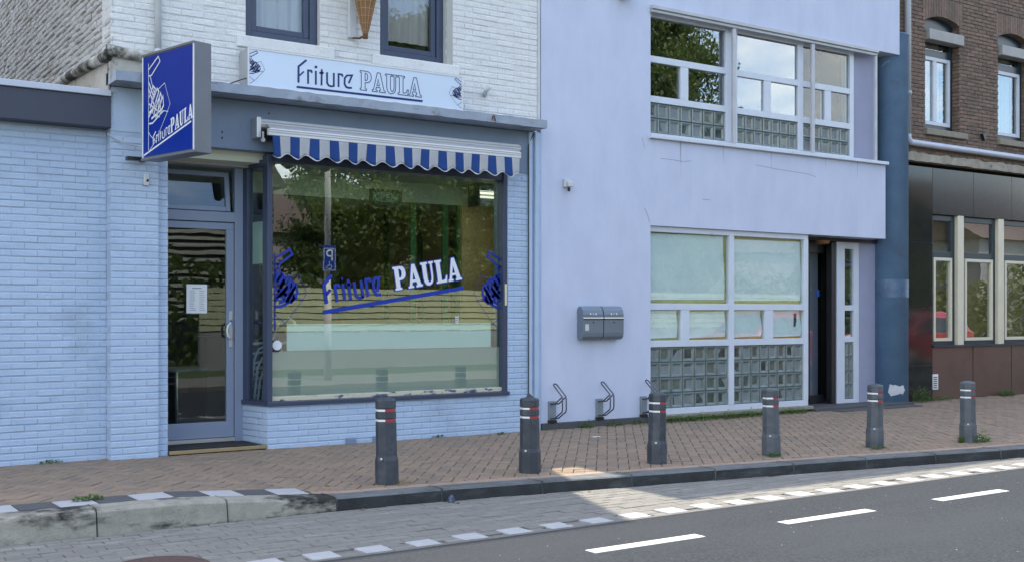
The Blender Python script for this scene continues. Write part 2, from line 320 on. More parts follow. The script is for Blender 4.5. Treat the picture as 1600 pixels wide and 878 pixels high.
# flat lettering: 2D ribbons and filled outlines mapped onto a plane
def ribbon2(pts, w, closed=False):
    P = [Vector(p) for p in pts]; n = len(P); out = []
    L, Rr = [], []
    for i in range(n):
        a = P[i-1] if (i > 0 or closed) else None; b = P[(i+1) % n] if (i < n-1 or closed) else None
        d1 = (P[i]-a).normalized() if a is not None and (P[i]-a).length > 1e-9 else None
        d2 = (b-P[i]).normalized() if b is not None and (b-P[i]).length > 1e-9 else None
        if d1 is None: d1 = d2
        if d2 is None: d2 = d1
        nrm = Vector((-(d1.y+d2.y), d1.x+d2.x)); nrm = nrm.normalized() if nrm.length > 1e-6 else Vector((-d1.y, d1.x))
        k = 1/max(.55, nrm.dot(Vector((-d1.y, d1.x)))); L.append(P[i]+nrm*w/2*k); Rr.append(P[i]-nrm*w/2*k)
    m = n if closed else n-1
    return [(L[i], L[(i+1) % n], Rr[(i+1) % n], Rr[i]) for i in range(m)]
def flat(mb, quads, to3, mi=0):
    for q in quads: mb.add([to3(p[0], p[1]) for p in q], [tuple(range(len(q)))], 0, mi)
def fill(mb, loops, to3, mi=0):
    allp = [p for l in loops for p in l]
    for t in tessellate_polygon([[Vector((p[0], p[1], 0)) for p in l] for l in loops]): mb.add([to3(*allp[i]) for i in t], [(0, 1, 2)], 0, mi)
def disc(mb, c, r, to3, n=14, mi=0): mb.add([to3(c[0]+r*math.cos(2*math.pi*k/n), c[1]+r*math.sin(2*math.pi*k/n)) for k in range(n)], [tuple(range(n))], 0, mi)
GLY = {
 'P': [[(0,0),(.42,0),(.42,.08),(.33,.1),(.33,.40),(.48,.41),(.62,.46),(.72,.57),(.74,.72),(.70,.88),(.60,.97),(.45,1),(0,1),(0,.92),(.08,.9),(.08,.1),(0,.08)], [(.33,.52),(.33,.89),(.42,.88),(.49,.81),(.50,.69),(.47,.57),(.41,.52)]],
 'A': [[(0,0),(.33,0),(.33,.08),(.24,.1),(.28,.24),(.51,.24),(.55,.1),(.47,.08),(.47,0),(.87,0),(.87,.08),(.79,.1),(.53,1),(.34,1),(.08,.1),(0,.08)], [(.31,.34),(.48,.34),(.40,.68)]],
 'U': [[(0,1),(0,.92),(.09,.9),(.09,.35),(.12,.16),(.22,.03),(.38,-.02),(.54,.02),(.66,.14),(.70,.35),(.70,.9),(.79,.92),(.79,1),(.5,1),(.5,.92),(.59,.9),(.59,.36),(.56,.2),(.48,.11),(.40,.13),(.35,.22),(.34,.36),(.34,.9),(.43,.92),(.43,1)]],
 'L': [[(0,0),(.66,0),(.71,.30),(.63,.30),(.56,.15),(.46,.11),(.34,.11),(.34,.9),(.44,.92),(.44,1),(0,1),(0,.92),(.09,.9),(.09,.1),(0,.08)]]}
ADV = {'P': .80, 'A': .88, 'U': .86, 'L': .74}
def paula(): # unit-height outlines of P A U L A
    x = 0; out = []
    for ch in 'PAULA':
        out.append([[(x+a, b) for a, b in l] for l in GLY[ch]]); x += ADV[ch]
    return out, x
FRITURE = [  # strokes, unit x-height style lettering (traced shapes); y up, F tall
 ([(.02,0),(.02,.70),(.42,.98)], .10), ([(.07,.32),(.28,.48)], .08),
 ([(.50,0),(.50,.60),(.66,.60),(.70,.50)], .085),
 ([(.86,0),(.86,.62)], .085), ([(.83,.80),(.89,.80)], .07),
 ([(1.12,0),(1.12,.74)], .085), ([(1.01,.55),(1.22,.55)], .08),
 ([(1.38,.62),(1.38,.16),(1.46,.03),(1.60,.0),(1.70,.05)], .085), ([(1.70,.63),(1.70,-.02)], .085),
 ([(1.93,0),(1.93,.63),(2.09,.63),(2.14,.53)], .085),
 ([(2.40,.12),(2.55,.62),(2.36,.62),(2.25,.50),(2.24,.18),(2.33,.02),(2.56,0)], .085)]

# ------------------------------------------------------------------ brick helpers
def brick_mesh(name, L, D, Hh, m, n=5, ch=.006, jit=.003):
    out = []
    for k in range(n):
        j = lambda a=jit: random.uniform(-a, a)
        mb = MB(); h, l = Hh/2, L/2
        def ring(ins, y): return [(-l+ins*.3+j(.001), y+j(.001), -h+ins+j(jit*.7)), (l-ins*.3+j(.001), y+j(.001), -h+ins+j(jit*.7)), (l-ins*.3+j(.001), y+j(.001), h-ins+j(jit*.7)), (-l+ins*.3+j(.001), y+j(.001), h-ins+j(jit*.7))]
        vs = ring(0, D)+ring(0, ch*.7)+ring(ch, 0)
        fs = [(a*4+i, a*4+(i+1) % 4, (a+1)*4+(i+1) % 4, (a+1)*4+i) for a in (0, 1) for i in range(4)]+[(8, 9, 10, 11)]
        mb.add(vs, fs); me = mb.mesh(name); putmats(me, m); out.append(me)
    return out
def brick_layout(x0, x1, z0, z1, L, Hh, J, holes=(), vj=None):
    """running-bond courses -> list of (xc, zc, length)"""
    out = []; z = z0; k = 0; vj = J if vj is None else vj; L = L+J-vj
    while z+Hh <= z1+.001:
        off = (L+vj)*.5*(k % 2); x = x0-off
        while x < x1-.01:
            a, b = max(x, x0), min(x+L, x1)
            segs = [(a, b)]
            for (hx0, hx1, hz0, hz1) in holes:
                if z+Hh > hz0+.005 and z < hz1-.005:
                    ns = []
                    for p, q in segs:
                        if q <= hx0 or p >= hx1: ns.append((p, q)); continue
                        if p < hx0: ns.append((p, hx0))
                        if q > hx1: ns.append((hx1, q))
                    segs = ns
            for p, q in segs:
                if q-p > .03: out.append(((p+q)/2, z+Hh/2, q-p))
            x += L+vj
        z += Hh+J; k += 1
    return out
def joined_bricks(mb, lay, yf, Hh, D, ch=.005, jit=.003, prot=.004, plane='y', swap=None, ex=1.0):
    for xc, zc, l in lay:
        j = lambda a=jit: random.uniform(-a, a); dy = random.uniform(-prot, prot); hl, hh = l/2, Hh/2
        def ring(ins, y): return [(xc-hl+ins*ex+j()*ex, yf+y, zc-hh+ins+j(jit*.7)), (xc+hl-ins*ex+j()*ex, yf+y, zc-hh+ins+j(jit*.7)), (xc+hl-ins*ex+j()*ex, yf+y, zc+hh-ins+j(jit*.7)), (xc-hl+ins*ex+j()*ex, yf+y, zc+hh-ins+j(jit*.7))]
        vs = ring(0, D)+ring(0, ch*.7+dy)+ring(ch, dy)
        fs = [(a*4+i, a*4+(i+1) % 4, (a+1)*4+(i+1) % 4, (a+1)*4+i) for a in (0, 1) for i in range(4)]+[(8, 9, 10, 11)]
        if swap: vs = [swap(*p) for p in vs]; 
        mb.add(vs, fs, random.uniform(.01, 1))
def brick_objects(lay, parent, meshes, L, yf, limit=300, prot=.003, name='brick'):
    o0 = ORG[parent.name]
    for xc, zc, l in lay[:limit]:
        o = bpy.data.objects.new(name, random.choice(meshes)); COL.objects.link(o); o.parent = parent
        o.location = (xc-o0[0], yf+random.uniform(-prot, prot)-o0[1], zc-o0[2]); o.scale = (l/L, 1, 1)
        o.rotation_euler = (random.uniform(-.01, .01), random.uniform(-.004, .004), random.uniform(-.006, .006))
    return lay[limit:]

# ------------------------------------------------------------------ ground heights and kerb line
KF = [(-30, -2.95), (3.0, -2.95), (3.8, -2.962), (4.77, -3.04), (6.56, -3.29), (7.44, -3.43), (9.1, -3.68), (10.96, -4.0), (12.6, -4.2), (15, -4.3), (60, -4.32)]
def lerpt(T, x):
    for (a, p), (b, q) in zip(T, T[1:]):
        if x <= b: return p+(q-p)*max(0, (x-a))/(b-a)
    return T[-1][1]
def kf(x): return lerpt(KF, x)
KW = .24
def kb(x): return kf(x)+(KW if x > 3.8 else .29)
def kz(x): return .08 if x < 2.6 else (.08*(3.8-x)/1.2 if x < 3.8 else 0.0)
def pz(x, y):
    yk = kb(x); t = min(1.2, max(0, (y-yk)/(0-yk))); return kz(x)*(1-t)+.05*t
GZ = -.10
# ================================================================== GROUND, ROAD, GUTTER, PAVEMENT
mb = MB(); mb.add([(-400, -400, -.16), (500, -400, -.16), (500, 400, -.16), (-400, 400, -.16)], [(0, 1, 2, 3)]); struct('ground', mb, 'ground')
mb = MB(); mb.add([(-60, -10.0, GZ), (120, -10.0, GZ), (120, -4.56, GZ), (-60, -4.56, GZ)], [(0, 1, 2, 3)]); road = struct('road', mb, 'asphalt')
mb = MB()
for k in range(260):
    x = random.uniform(2.2, 14); y = random.uniform(-9, -4.7); s = random.uniform(.002, .007); z = GZ+.001
    a = random.uniform(0, 6); vs = [(x+s*math.cos(a+t), y+s*math.sin(a+t), z) for t in (0, 2.1, 4.2)]+[(x, y, z+s*.6)]
    mb.add(vs, [(0, 1, 3), (1, 2, 3), (2, 0, 3)])
o = part('stone_chips', mb, 'chip', road, kind='stuff')
# opposite side of the street
mb = MB(); mb.box(-60, 120, -13.2, -10.0, -.16, .0); struct('pavement_opposite', mb, 'grit')
mb = MB(); mb.box(-60, 120, -60, -13.2, -.158, -.02); struct('grass_verge', mb, 'grass_verge')
# centre line dashes
for i, (p0, p1) in enumerate([((922, 862), (1096, 837)), ((1222, 817), (1362, 797)), ((1462, 781), (1577, 767))]):
    x0 = gp(*p0, GZ)[0]; x1 = gp(*p1, GZ)[0]
    mb = MB(); mb.box(x0, x1, -5.335, -5.225, GZ+.0005, GZ+.005); struct('lane_marking', mb, 'road_paint')
for k in range(6):
    x0 = 10.05+k*1.85; mb = MB(); mb.box(x0, x0+.96, -5.335, -5.225, GZ+.0005, GZ+.005); struct('lane_marking', mb, 'road_paint')
for k in range(3):
    x0 = 2.68-k*1.85; mb = MB(); mb.box(x0, x0+.96, -5.335, -5.225, GZ+.0005, GZ+.005); struct('lane_marking', mb, 'road_paint')
# channel strip along the asphalt
mb = MB(); mb.box(-30, 60, -4.560, -4.512, GZ-.05, GZ+.003); struct('road_edge_strip', mb, 'concrete_strip')

def clip(poly, inside):                      # clip convex polygon, inside(p) -> signed distance
    out = []
    for i in range(len(poly)):
        a, b = poly[i], poly[(i+1) % len(poly)]; da, db = inside(a), inside(b)
        if da >= 0: out.append(a)
        if (da >= 0) != (db >= 0):
            t = da/(da-db); out.append((a[0]+(b[0]-a[0])*t, a[1]+(b[1]-a[1])*t))
    return out
def paver_prism(mb, poly, zf, depth, ch, r):
    n = len(poly)
    if n < 3: return
    cx = sum(p[0] for p in poly)/n; cy = sum(p[1] for p in poly)/n
    dz = random.uniform(-.0025, .0025)
    ins = []
    for p in poly:
        d = math.hypot(p[0]-cx, p[1]-cy) or 1; k = max(0, 1-ch*1.4/d); ins.append((cx+(p[0]-cx)*k, cy+(p[1]-cy)*k))
    vs = [(p[0], p[1], zf(*p)-depth) for p in poly]+[(p[0], p[1], zf(*p)-ch+dz) for p in poly]+[(p[0], p[1], zf(*p)+dz) for p in ins]
    fs = [(a*n+i, a*n+(i+1) % n, (a+1)*n+(i+1) % n, (a+1)*n+i) for a in (0, 1) for i in range(n)]+[tuple(range(2*n, 3*n))]
    mb.add(vs, fs, r)
def paver_mesh(L, W, m, n=4, ch=.005, depth=.03):
    out = []
    for k in range(n):
        mb = MB(); j = lambda: random.uniform(-.0018, .0018)
        poly = [(-L/2+j(), -W/2+j()), (L/2+j(), -W/2+j()), (L/2+j(), W/2+j()), (-L/2+j(), W/2+j())]
        paver_prism(mb, poly, lambda x, y: 0, depth, ch, 0); me = mb.mesh('paver'); putmats(me, m); out.append(me)
    return out
def dist_cam(x, y): return math.hypot(x-CAM[0], y-CAM[1])
def inview(x, y, z=0):
    dx, dy = x-CAM[0], y-CAM[1]; dep = SN*dx+CN*dy
    if dep < 1: return False
    px = 800+FPX*(CN*dx-SN*dy)/dep; py = 490+FPX*(CAM[2]-z)/dep
    return 5 < px < 1595 and py < 872
# pavement bed
mb = MB(); XS = [-8, 0, 1, 2, 2.6, 2.9, 3.2, 3.5, 3.8, 4.3, 4.77, 5.7, 6.56, 7.44, 8.3, 9.1, 10, 10.96, 12.6, 15, 20, 40]
bed = []
for x in XS:
    for t in (0, .33, .66, 1.25): 
        y = kb(x)*(1-t); bed.append((x, y, pz(x, y)-.011))
fs = [(i*4+j, (i+1)*4+j, (i+1)*4+j+1, i*4+j+1) for i in range(len(XS)-1) for j in range(3)]
mb.add(bed, fs); pavement = struct('pavement', mb, 'sand')
# herringbone at 45 degrees
W = .1035; c45 = math.sqrt(.5); J = .006
HA = R(51.3)
def rot(u, v): return (u*math.cos(HA)-v*math.sin(HA), u*math.sin(HA)+v*math.cos(HA))
cands = []
def tile_edge(x): return kb(x)+(.30 if x < 3.72 else .112)
for i in range(-60, 200):
    for j in range(-200, 40):
        d = (i-j) % 4
        if d == 0: cu, cv, a = (i+1)*W, (j+.5)*W, 0
        elif d == 2: cu, cv, a = (i+.5)*W, (j)*W, 1
        else: continue
        x, y = rot(cu, cv)
        if -.5 < x < 19 and tile_edge(x)-.15 < y < .30: cands.append((x, y, a))
full, part_ = [], []
for x, y, a in cands:
    hl, hw = (2*W-J)/2, (W-J)/2
    cs = [rot(p, q) for p, q in ((-hl, -hw), (hl, -hw), (hl, hw), (-hl, hw))] if a == 0 else [rot(p, q) for p, q in ((-hw, -hl), (hw, -hl), (hw, hl), (-hw, hl))]
    poly = [(x+p, y+q) for p, q in cs]
    ds = [q-tile_edge(p)-.006 for p, q in poly]
    if max(ds) <= 0: continue
    if min(ds) >= 0 and inview(x, y) and y < -.12: full.append((dist_cam(x, y), x, y, a, poly))
    else: part_.append((poly, min(ds) < 0))
full.sort(key=lambda t: t[0])
PM = paver_mesh(2*W-J, W-J, 'paver')
for d, x, y, a, poly in full[:300]:
    o = bpy.data.objects.new('paver', random.choice(PM)); COL.objects.link(o); o.parent = pavement
    gx = (pz(x+.1, y)-pz(x-.1, y))/.2; gy = (pz(x, y+.1)-pz(x, y-.1))/.2
    n = Vector((-gx, -gy, 1)).normalized()
    q = Vector((0, 0, 1)).rotation_difference(n).to_matrix().to_4x4() @ Matrix.Rotation(HA+(R(90) if a else 0), 4, 'Z')
    o.matrix_local = Matrix.Translation((x, y, pz(x, y)+random.uniform(-.002, .002))) @ q
mb = MB()
for d, x, y, a, poly in full[300:]: paver_prism(mb, poly, pz, .03, .005, random.uniform(.01, 1))
for poly, cut in part_:
    if cut: poly = clip(poly, lambda p: p[1]-tile_edge(p[0])-.006)
    paver_prism(mb, poly, pz, .03, .005, random.uniform(.01, 1))
part('paver', mb, 'paver', pavement, kind='stuff')
# border course along the kerb
mb = MB(); x = 3.74
while x < 20:
    for s in range(1):
        l = .203; y0 = kb(x); y1 = kb(x+l)
        paver_prism(mb, [(x, y0+.004), (x+l, y1+.004), (x+l, y1+.106), (x, y0+.106)], pz, .03, .005, random.uniform(.01, 1))
    x += .209
part('edge_paver', mb, 'paver_edge', pavement, kind='stuff')
# black and white marking tiles of the raised stop
x = 3.70; k = 0
while x > -1:
    x0 = x-.272; mb = MB()
    paver_prism(mb, [(x0+.003, kb(x0)+.004), (x-.003, kb(x)+.004), (x-.003, kb(x)+.296), (x0+.003, kb(x0)+.296)], lambda a, b: pz(a, b)+.002, .04, .004, 0)
    part('white_tile' if k % 2 == 0 else 'dark_tile', mb, 'tile_white' if k % 2 == 0 else 'tile_dark', pavement); x = x0; k += 1
# kerb: one stone after another
mbase = MB(); mbase.add([(-8, -2.93, GZ-.02), (3.8, -2.93, GZ-.02), (3.8, -2.70, GZ-.02), (-8, -2.70, GZ-.02)], [(0, 1, 2, 3)])
kerb = struct('kerb', mbase, 'grit')
def kerb_stone(x0, x1, m, light):
    mb = MB(); n = 6; g = .005; secs = []
    for i in range(n+1):
        x = x0+g+(x1-x0-2*g)*i/n; f = kf(x); b = kb(x)-.002; z = kz(x)
        bat = .045 if light else .02
        prof = [(b, GZ-.06), (b, z-.004), (b-.008, z), (f+bat+.012, z+.001), (f+bat, z-.012), (f+.012, GZ+.03), (f, GZ-.06)]
        if light: prof[4] = (f+bat*.7, z-.02); 
        secs.append([(x, y+random.uniform(-.0015, .0015), zz+random.uniform(-.001, .001)) for y, zz in prof])
    k = len(secs[0]); vs = [p for s in secs for p in s]
    fs = [(i*k+j, i*k+j+1, (i+1)*k+j+1, (i+1)*k+j) for i in range(n) for j in range(k-1)]+[tuple(range(k)), tuple(range(n*k, n*k+k))[::-1]]
    mb.add(vs, fs)
    if not light: mb.m = [1 if (i < n*(k-1) and i % (k-1) in (4, 5)) else 0 for i in range(len(mb.f))]
    return part('kerbstone', mb, [m, 'kerb_soiled'], kerb, bevel=.006)
J_L = [3.80, 2.92, 1.98, 1.04, .1, -.9]
for a, b in zip(J_L[1:], J_L): kerb_stone(a, b, 'kerb_light', True)
xx = [3.80, 4.72, 5.65, 6.55, 7.44, 8.35, 9.25, 10.15, 11.06]; 
while xx[-1] < 22: xx.append(xx[-1]+.95)
for a, b in zip(xx, xx[1:]): kerb_stone(a, b, 'kerb_dark', False)
# gutter / parking lane of small grey setts
mb = MB(); mb.add([(-8, -4.515, GZ-.012), (40, -4.515, GZ-.012), (40, -2.9, GZ-.012), (-8, -2.9, GZ-.012)], [(0, 1, 2, 3)]); gutter = struct('gutter_paving', mb, 'grit')
GL, GW, GJ = .206, .098, .004; g_full, g_cut = [], []
row = 0; y = -4.510
while y < -2.88:
    x = 0.2-(GL/2 if row % 2 else 0)+random.uniform(-.02, .02)
    while x < 18:
        r0 = [(x, y), (x+GL-GJ, y), (x+GL-GJ, y+GW-GJ), (x, y+GW-GJ)]
        ds = [kf(p)-.004-q for p, q in r0]
        cxx, cyy = x+(GL-GJ)/2, y+(GW-GJ)/2
        if max(ds) > .01:
            white = row < 2 and abs(((cxx-5.99) % .372)-.186) > .186-.105
            if white: pass
            elif min(ds) >= 0 and inview(cxx, cyy, GZ): g_full.append((dist_cam(cxx, cyy), cxx, cyy, r0))
            else: g_cut.append(clip(r0, lambda p: kf(p[0])-.004-p[1]))
        x += GL
    y += GW; row += 1
g_full.sort(key=lambda t: t[0])
GM = paver_mesh(GL-GJ, GW-GJ, 'gutter_paver', depth=.025, ch=.004)
for d, cxx, cyy, r0 in g_full[:300]:
    o = bpy.data.objects.new('sett', random.choice(GM)); COL.objects.link(o); o.parent = gutter
    o.location = (cxx, cyy, GZ+random.uniform(-.003, .003)); o.rotation_euler = (random.uniform(-.015, .015), random.uniform(-.01, .01), random.uniform(-.01, .01))
mb = MB(); zf = lambda a, b: GZ+.012*math.sin(a*1.3)*0
for d, cxx, cyy, r0 in g_full[300:]: paver_prism(mb, r0, zf, .025, .004, random.uniform(.01, 1))
for pl in g_cut: paver_prism(mb, pl, zf, .025, .004, random.uniform(.01, 1))
part('sett', mb, 'gutter_paver', gutter, kind='stuff')
xb = 5.99-.372*12
while xb < 18:
    mb = MB(); j = lambda: random.uniform(-.004, .004)
    paver_prism(mb, [(xb-.098+j(), -4.508), (xb+.098+j(), -4.508), (xb+.098+j(), -4.318+j()), (xb-.098+j(), -4.318+j())], lambda a, b: GZ+.004, .025, .004, 0)
    part('white_block', mb, 'block_white', gutter); xb += .372
cx, cy = gp(245, 872, GZ)[0]-.05, gp(245, 872, GZ)[1]-.24
mb = MB(); mb.lathe([(.30, -.03), (.30, .004), (.27, .007), (.26, .004), (.04, .005)], (cx, cy, GZ), 32)
solo('manhole_cover', mb, 'manhole', 'rusty brown round manhole cover at the bottom edge of the grey lane', 'manhole cover', (cx, cy, GZ))

# ================================================================== LOW ANNEX (left)
AY = .16; PX0 = fx(173, 0)                                  # pillar's left edge
ann = thing('low_annex', 'low blue painted brick annex with dark fascia board at the left edge', 'building', (1.4, AY, 0.05))
mb = MB(); mb.box(-1.4, PX0+.02, AY+.002, 6.6, 0.0, 3.44); aw = part('wall', mb, 'blue_mortar', ann)
BL, BH, BJ = .219, .0565, .0085
lay = brick_layout(.6, PX0-.004, .03, 3.25, BL, BH, BJ, vj=.0015)
lay.sort(key=lambda b: -b[0]); vis = [b for b in lay if b[0] > 1.72]; rest = [b for b in lay if b[0] <= 1.72]
BM = brick_mesh('brick', BL, .02, BH, 'blue_brick', 6, ch=.007, jit=.002)
rest += brick_objects(vis, aw, BM, BL, AY-.004, 300, .0035)
mb = MB(); joined_bricks(mb, rest, AY-.004, BH, .02, 5e-3, .0028, .0035, ex=.3); part('brick', mb, 'blue_brick', aw, kind='stuff')
mb = MB(); mb.box(-1.4, PX0-.002, -.02, .4, 3.222, 3.516); part('fascia_board', mb, 'dark_fascia', ann, bevel=.006)
mb = MB(); mb.box(-1.4, PX0-.002, -.045, .42, 3.518, 3.578); part('roof_trim', mb, 'trim_white', ann, bevel=.006)
mb = MB(); mb.box(-1.4, PX0-.002, .42, 6.6, 3.44, 3.53); part('roof', mb, 'dark', ann)
# neighbour beyond the frame, closes the street front
nb = thing('street_house', 'plain grey house beyond the low annex outside the left edge', 'building', (-6, 0, 0))
mb = MB(); mb.box(-12, -1.45, 0.05, 9, -.1, 7.5); w = part('wall', mb, 'house_side', nb)
mb = MB(); mb.prism([(-.25, 7.5), (9.3, 7.5), (4.5, 10.2)], -12.1, -1.42, 'x'); part('roof', mb, 'roof_tile', nb)

# ================================================================== CHIP SHOP
SX1 = 7.862
shop = thing('shop_building', 'chip shop with blue painted brick ground floor and white brick upper floor', 'building', (5.4, 0, 0))
ZS = 3.62                                                     # soffit of the canopy
P1 = fx(248, 0); P2 = fx(262.5, .07)
mb = MB(); mb.box(PX0, P1, .0055, .58, 0, ZS); pl = part('pillar', mb, 'blue_mortar', shop)
mb = MB(); mb.box(PX0, P1, 0.0, .005, 3.20, ZS); part('smooth_band', mb, 'blue_brick', shop)
lay = brick_layout(PX0+.001, P1-.001, .035, 3.20, BL, BH, .0085, vj=.0015)
brick_objects(lay, pl, BM, BL, 0, 300, .002)
mb = MB(); joined_bricks(mb, [(y, z, l) for y, z, l in brick_layout(.012, .158, .035, 3.2, .2, BH, .0085)], PX0-.001, BH, .012, swap=lambda x, y, z: (y, x, z)); part('brick', mb, 'blue_brick', pl, kind='stuff')
mb = MB(); mb.box(P1, P2, .0755, .58, 0.0, 3.12); rv = part('reveal_pier', mb, 'blue_mortar', shop)
mb = MB(); joined_bricks(mb, brick_layout(P1+.001, P2, .035, 3.12, .22, BH, .0085), .07, BH, .02, prot=.002, ex=.3); part('brick', mb, 'blue_brick', rv, kind='stuff')
WX0, WX1 = fx(418, 0), fx(793, 0); WZ0 = .525; WZ1 = 3.10
mb = MB(); mb.box(WX0, SX1-.002, .0055, .30, 0, WZ0-.03); mb.box(WX1+.002, SX1-.002, .0055, .30, WZ0-.03, WZ1+.02)
pw = part('window_wall', mb, 'blue_mortar', shop)
lay = brick_layout(WX0+.001, SX1-.19, .035, WZ1, BL, BH, .0085, holes=[(WX0-.1, WX1+.004, WZ0-.035, 9)], vj=.0015)
lay.sort(key=lambda b: b[1])
left = brick_objects(lay, pw, BM, BL, 0, 300-0, .002)
if left:
    mb = MB(); joined_bricks(mb, left, 0, BH, .02, prot=.002, ex=.3); part('brick', mb, 'blue_brick', pw, kind='stuff')
# channel at the right end with two shallow ribs
mb = MB()
for a, b, y in ((0, .045, -.03), (.045, .075, -.005), (.075, .13, -.05), (.13, .185, -.012)): mb.box(SX1-.187+a, SX1-.187+b-.001, y, .012, .04, ZS)
part('corner_channel', mb, 'blue_brick', shop, bevel=.006)
# return wall and door recess
RX0, RX1 = fx(378, .5), WX0
mb = MB(); mb.prism([(RX0+.012, .52), (RX1+.004, .013), (RX1+.07, .013), (RX0+.09, .52)], 0.03, WZ0-.03, 'z'); rw = part('return_wall', mb, 'blue_mortar', shop)
ang = math.atan2(RX1-RX0, .5); ca, sa = math.cos(ang), math.sin(ang)
mb = MB(); joined_bricks(mb, brick_layout(.004, .5, .035, WZ0-.035, .2, BH, .0085), 0, BH, .012, prot=.002, swap=lambda u, d, z: (RX1-u*sa+d*ca, u*ca+d*sa, z)); part('brick', mb, 'blue_brick', rw, kind='stuff')
# fascia, soffit, canopy
mb = MB(); mb.box(P1+.002, SX1-.19, -.004, .35, 3.122, ZS); part('fascia_panel', mb, 'blue_grey_paint', shop)
mb = MB(); mb.box(P1+.002, WX0+.3, .36, .60, 3.05, 3.12); part('recess_ceiling', mb, 'blue_grey_paint', shop)
CY = -.30
mb = MB(); n = 40
for i in range(n):
    a = PX0-.02+(7.745-PX0+.02)*i/n; b = PX0-.02+(7.745-PX0+.02)*(i+1)/n; u = lambda: random.uniform(-.004, .004)
zt, zb = 3.722, 3.628
vs = []; xs = np.linspace(PX0-.03, 7.745, 60)
for x in xs: vs += [(x, .05, zb), (x, CY+random.uniform(-.003, .003), zb+random.uniform(-.004, .004)), (x, CY+random.uniform(-.004, .004), zt+random.uniform(-.006, .004)), (x, .05, zt+.02)]
fs = [(i*4+j, i*4+(j+1) % 4, (i+1)*4+(j+1) % 4, (i+1)*4+j) for i in range(59) for j in range(4)]+[(0, 1, 2, 3), (236, 237, 238, 239)]
mb = MB(); mb.add(vs, fs); part('canopy', mb, 'canopy_paint', shop)
mb = MB(); mb.tube([(fx(769, -.3), -.31, 3.66), (fx(768, -.3), -.325, 3.69), (fx(771, -.3), -.315, 3.705), (fx(773, -.3), -.31, 3.66), (fx(775, -.3), -.28, 3.625)], .007, 6); part('rusty_hook', mb, 'rust', shop)
# upper white wall
UY = 0.0; UW = [(fx(384, .0), fx(495.5, .08), 4.29, 5.75), (fx(594, .0), fx(692, .08), 4.29, 5.75)]
UT = 5.45
holes = [(a, b, c, d) for a, b, c, d in UW]
mb = MB()
zz = [3.70, 4.29, 5.75, UT]
segs = [(PX0, UW[0][0]), (UW[0][1], UW[1][0]), (UW[1][1], SX1-.05)]
for a, b in segs: mb.box(a, b, UY+.004, .32, 4.29, 5.75)
mb.box(PX0, SX1-.05, UY+.004, .32, 3.63, 4.289); up = part('upper_wall', mb, 'white_mortar', shop)
mb = MB(); joined_bricks(mb, brick_layout(PX0, SX1-.052, 3.735, 5.74, .218, .058, .0085, holes=holes, vj=.0015), UY, .058, .02, .007, .0045, .0035, ex=.4); part('brick', mb, 'white_brick', up, kind='stuff')
mb = MB(); mb.box(PX0, 7.05, UY+.01, 8, 5.752, 10.15); mb.box(7.051, SX1-.01, UY+.02, 6, 5.0, 5.5); part('unseen_shadow_block', mb, 'white_mortar', shop)  # unseen block above the frame, stepped and sized to shape the street shadow
mb = MB(); mb.box(PX0+.015, SX1-.05, 5.4, 8.0, 0, 5.75); mb.box(SX1-.049, SX1-.01, .33, 8, 0, 5.0); part('rear_wall', mb, 'room_wall', shop)
mb = MB(); mb.box(SX1-.049, SX1-.012, UY-.012, .3, 3.72, 5.49); part('corner_strip', mb, 'pipe_white', shop, bevel=.008)
# gable side wall facing the annex
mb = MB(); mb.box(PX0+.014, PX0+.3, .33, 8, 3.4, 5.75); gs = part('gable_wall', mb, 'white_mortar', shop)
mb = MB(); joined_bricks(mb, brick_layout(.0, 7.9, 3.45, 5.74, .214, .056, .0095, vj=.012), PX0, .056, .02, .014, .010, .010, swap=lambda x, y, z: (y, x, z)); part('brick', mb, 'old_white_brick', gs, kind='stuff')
# peeling flashing with the mossy sloping pipe, and the white pipe above it
q = [sp(x, y, PX0-.02) for x, y in ((98, 133), (110, 122), (140, 105), (172, 89))]
mb = MB(); pts = [(PX0-.05, y, z) for y, z in q]+[(PX0-.045, -.05, 3.955), (PX0+.30, -.055, 3.93), (PX0+.48, -.05, 3.925)]
mb.tube(pts, [.05, .055, .055, .055, .055, .05, .048], 10); part('sloping_pipe', mb, 'mossy_pipe', shop, smooth=True)
mb = MB(); yq = [(.0, 3.58)]+[(a, b-.05) for a, b in q[::-1]]+[(q[0][0], 3.58)]; mb.prism(yq, PX0-.03, PX0-.012, 'x'); part('plaster_patch', mb, 'peeling_plaster', shop)
mb = MB(); mb.box(PX0-.03, PX0+.34, -.03, -.004, 3.73, 3.90); part('plaster_patch', mb, 'peeling_plaster', shop)
mb = MB(); mb.tube([(fx(247, -.05), -.05, 3.90), (fx(247, -.05), -.05, 5.7)], .032, 12); mb.tube([(fx(247, -.05), -.05, 3.98), (fx(247, -.05), -.05, 4.02)], .042, 12); part('downpipe', mb, 'pipe_white', shop, smooth=True)
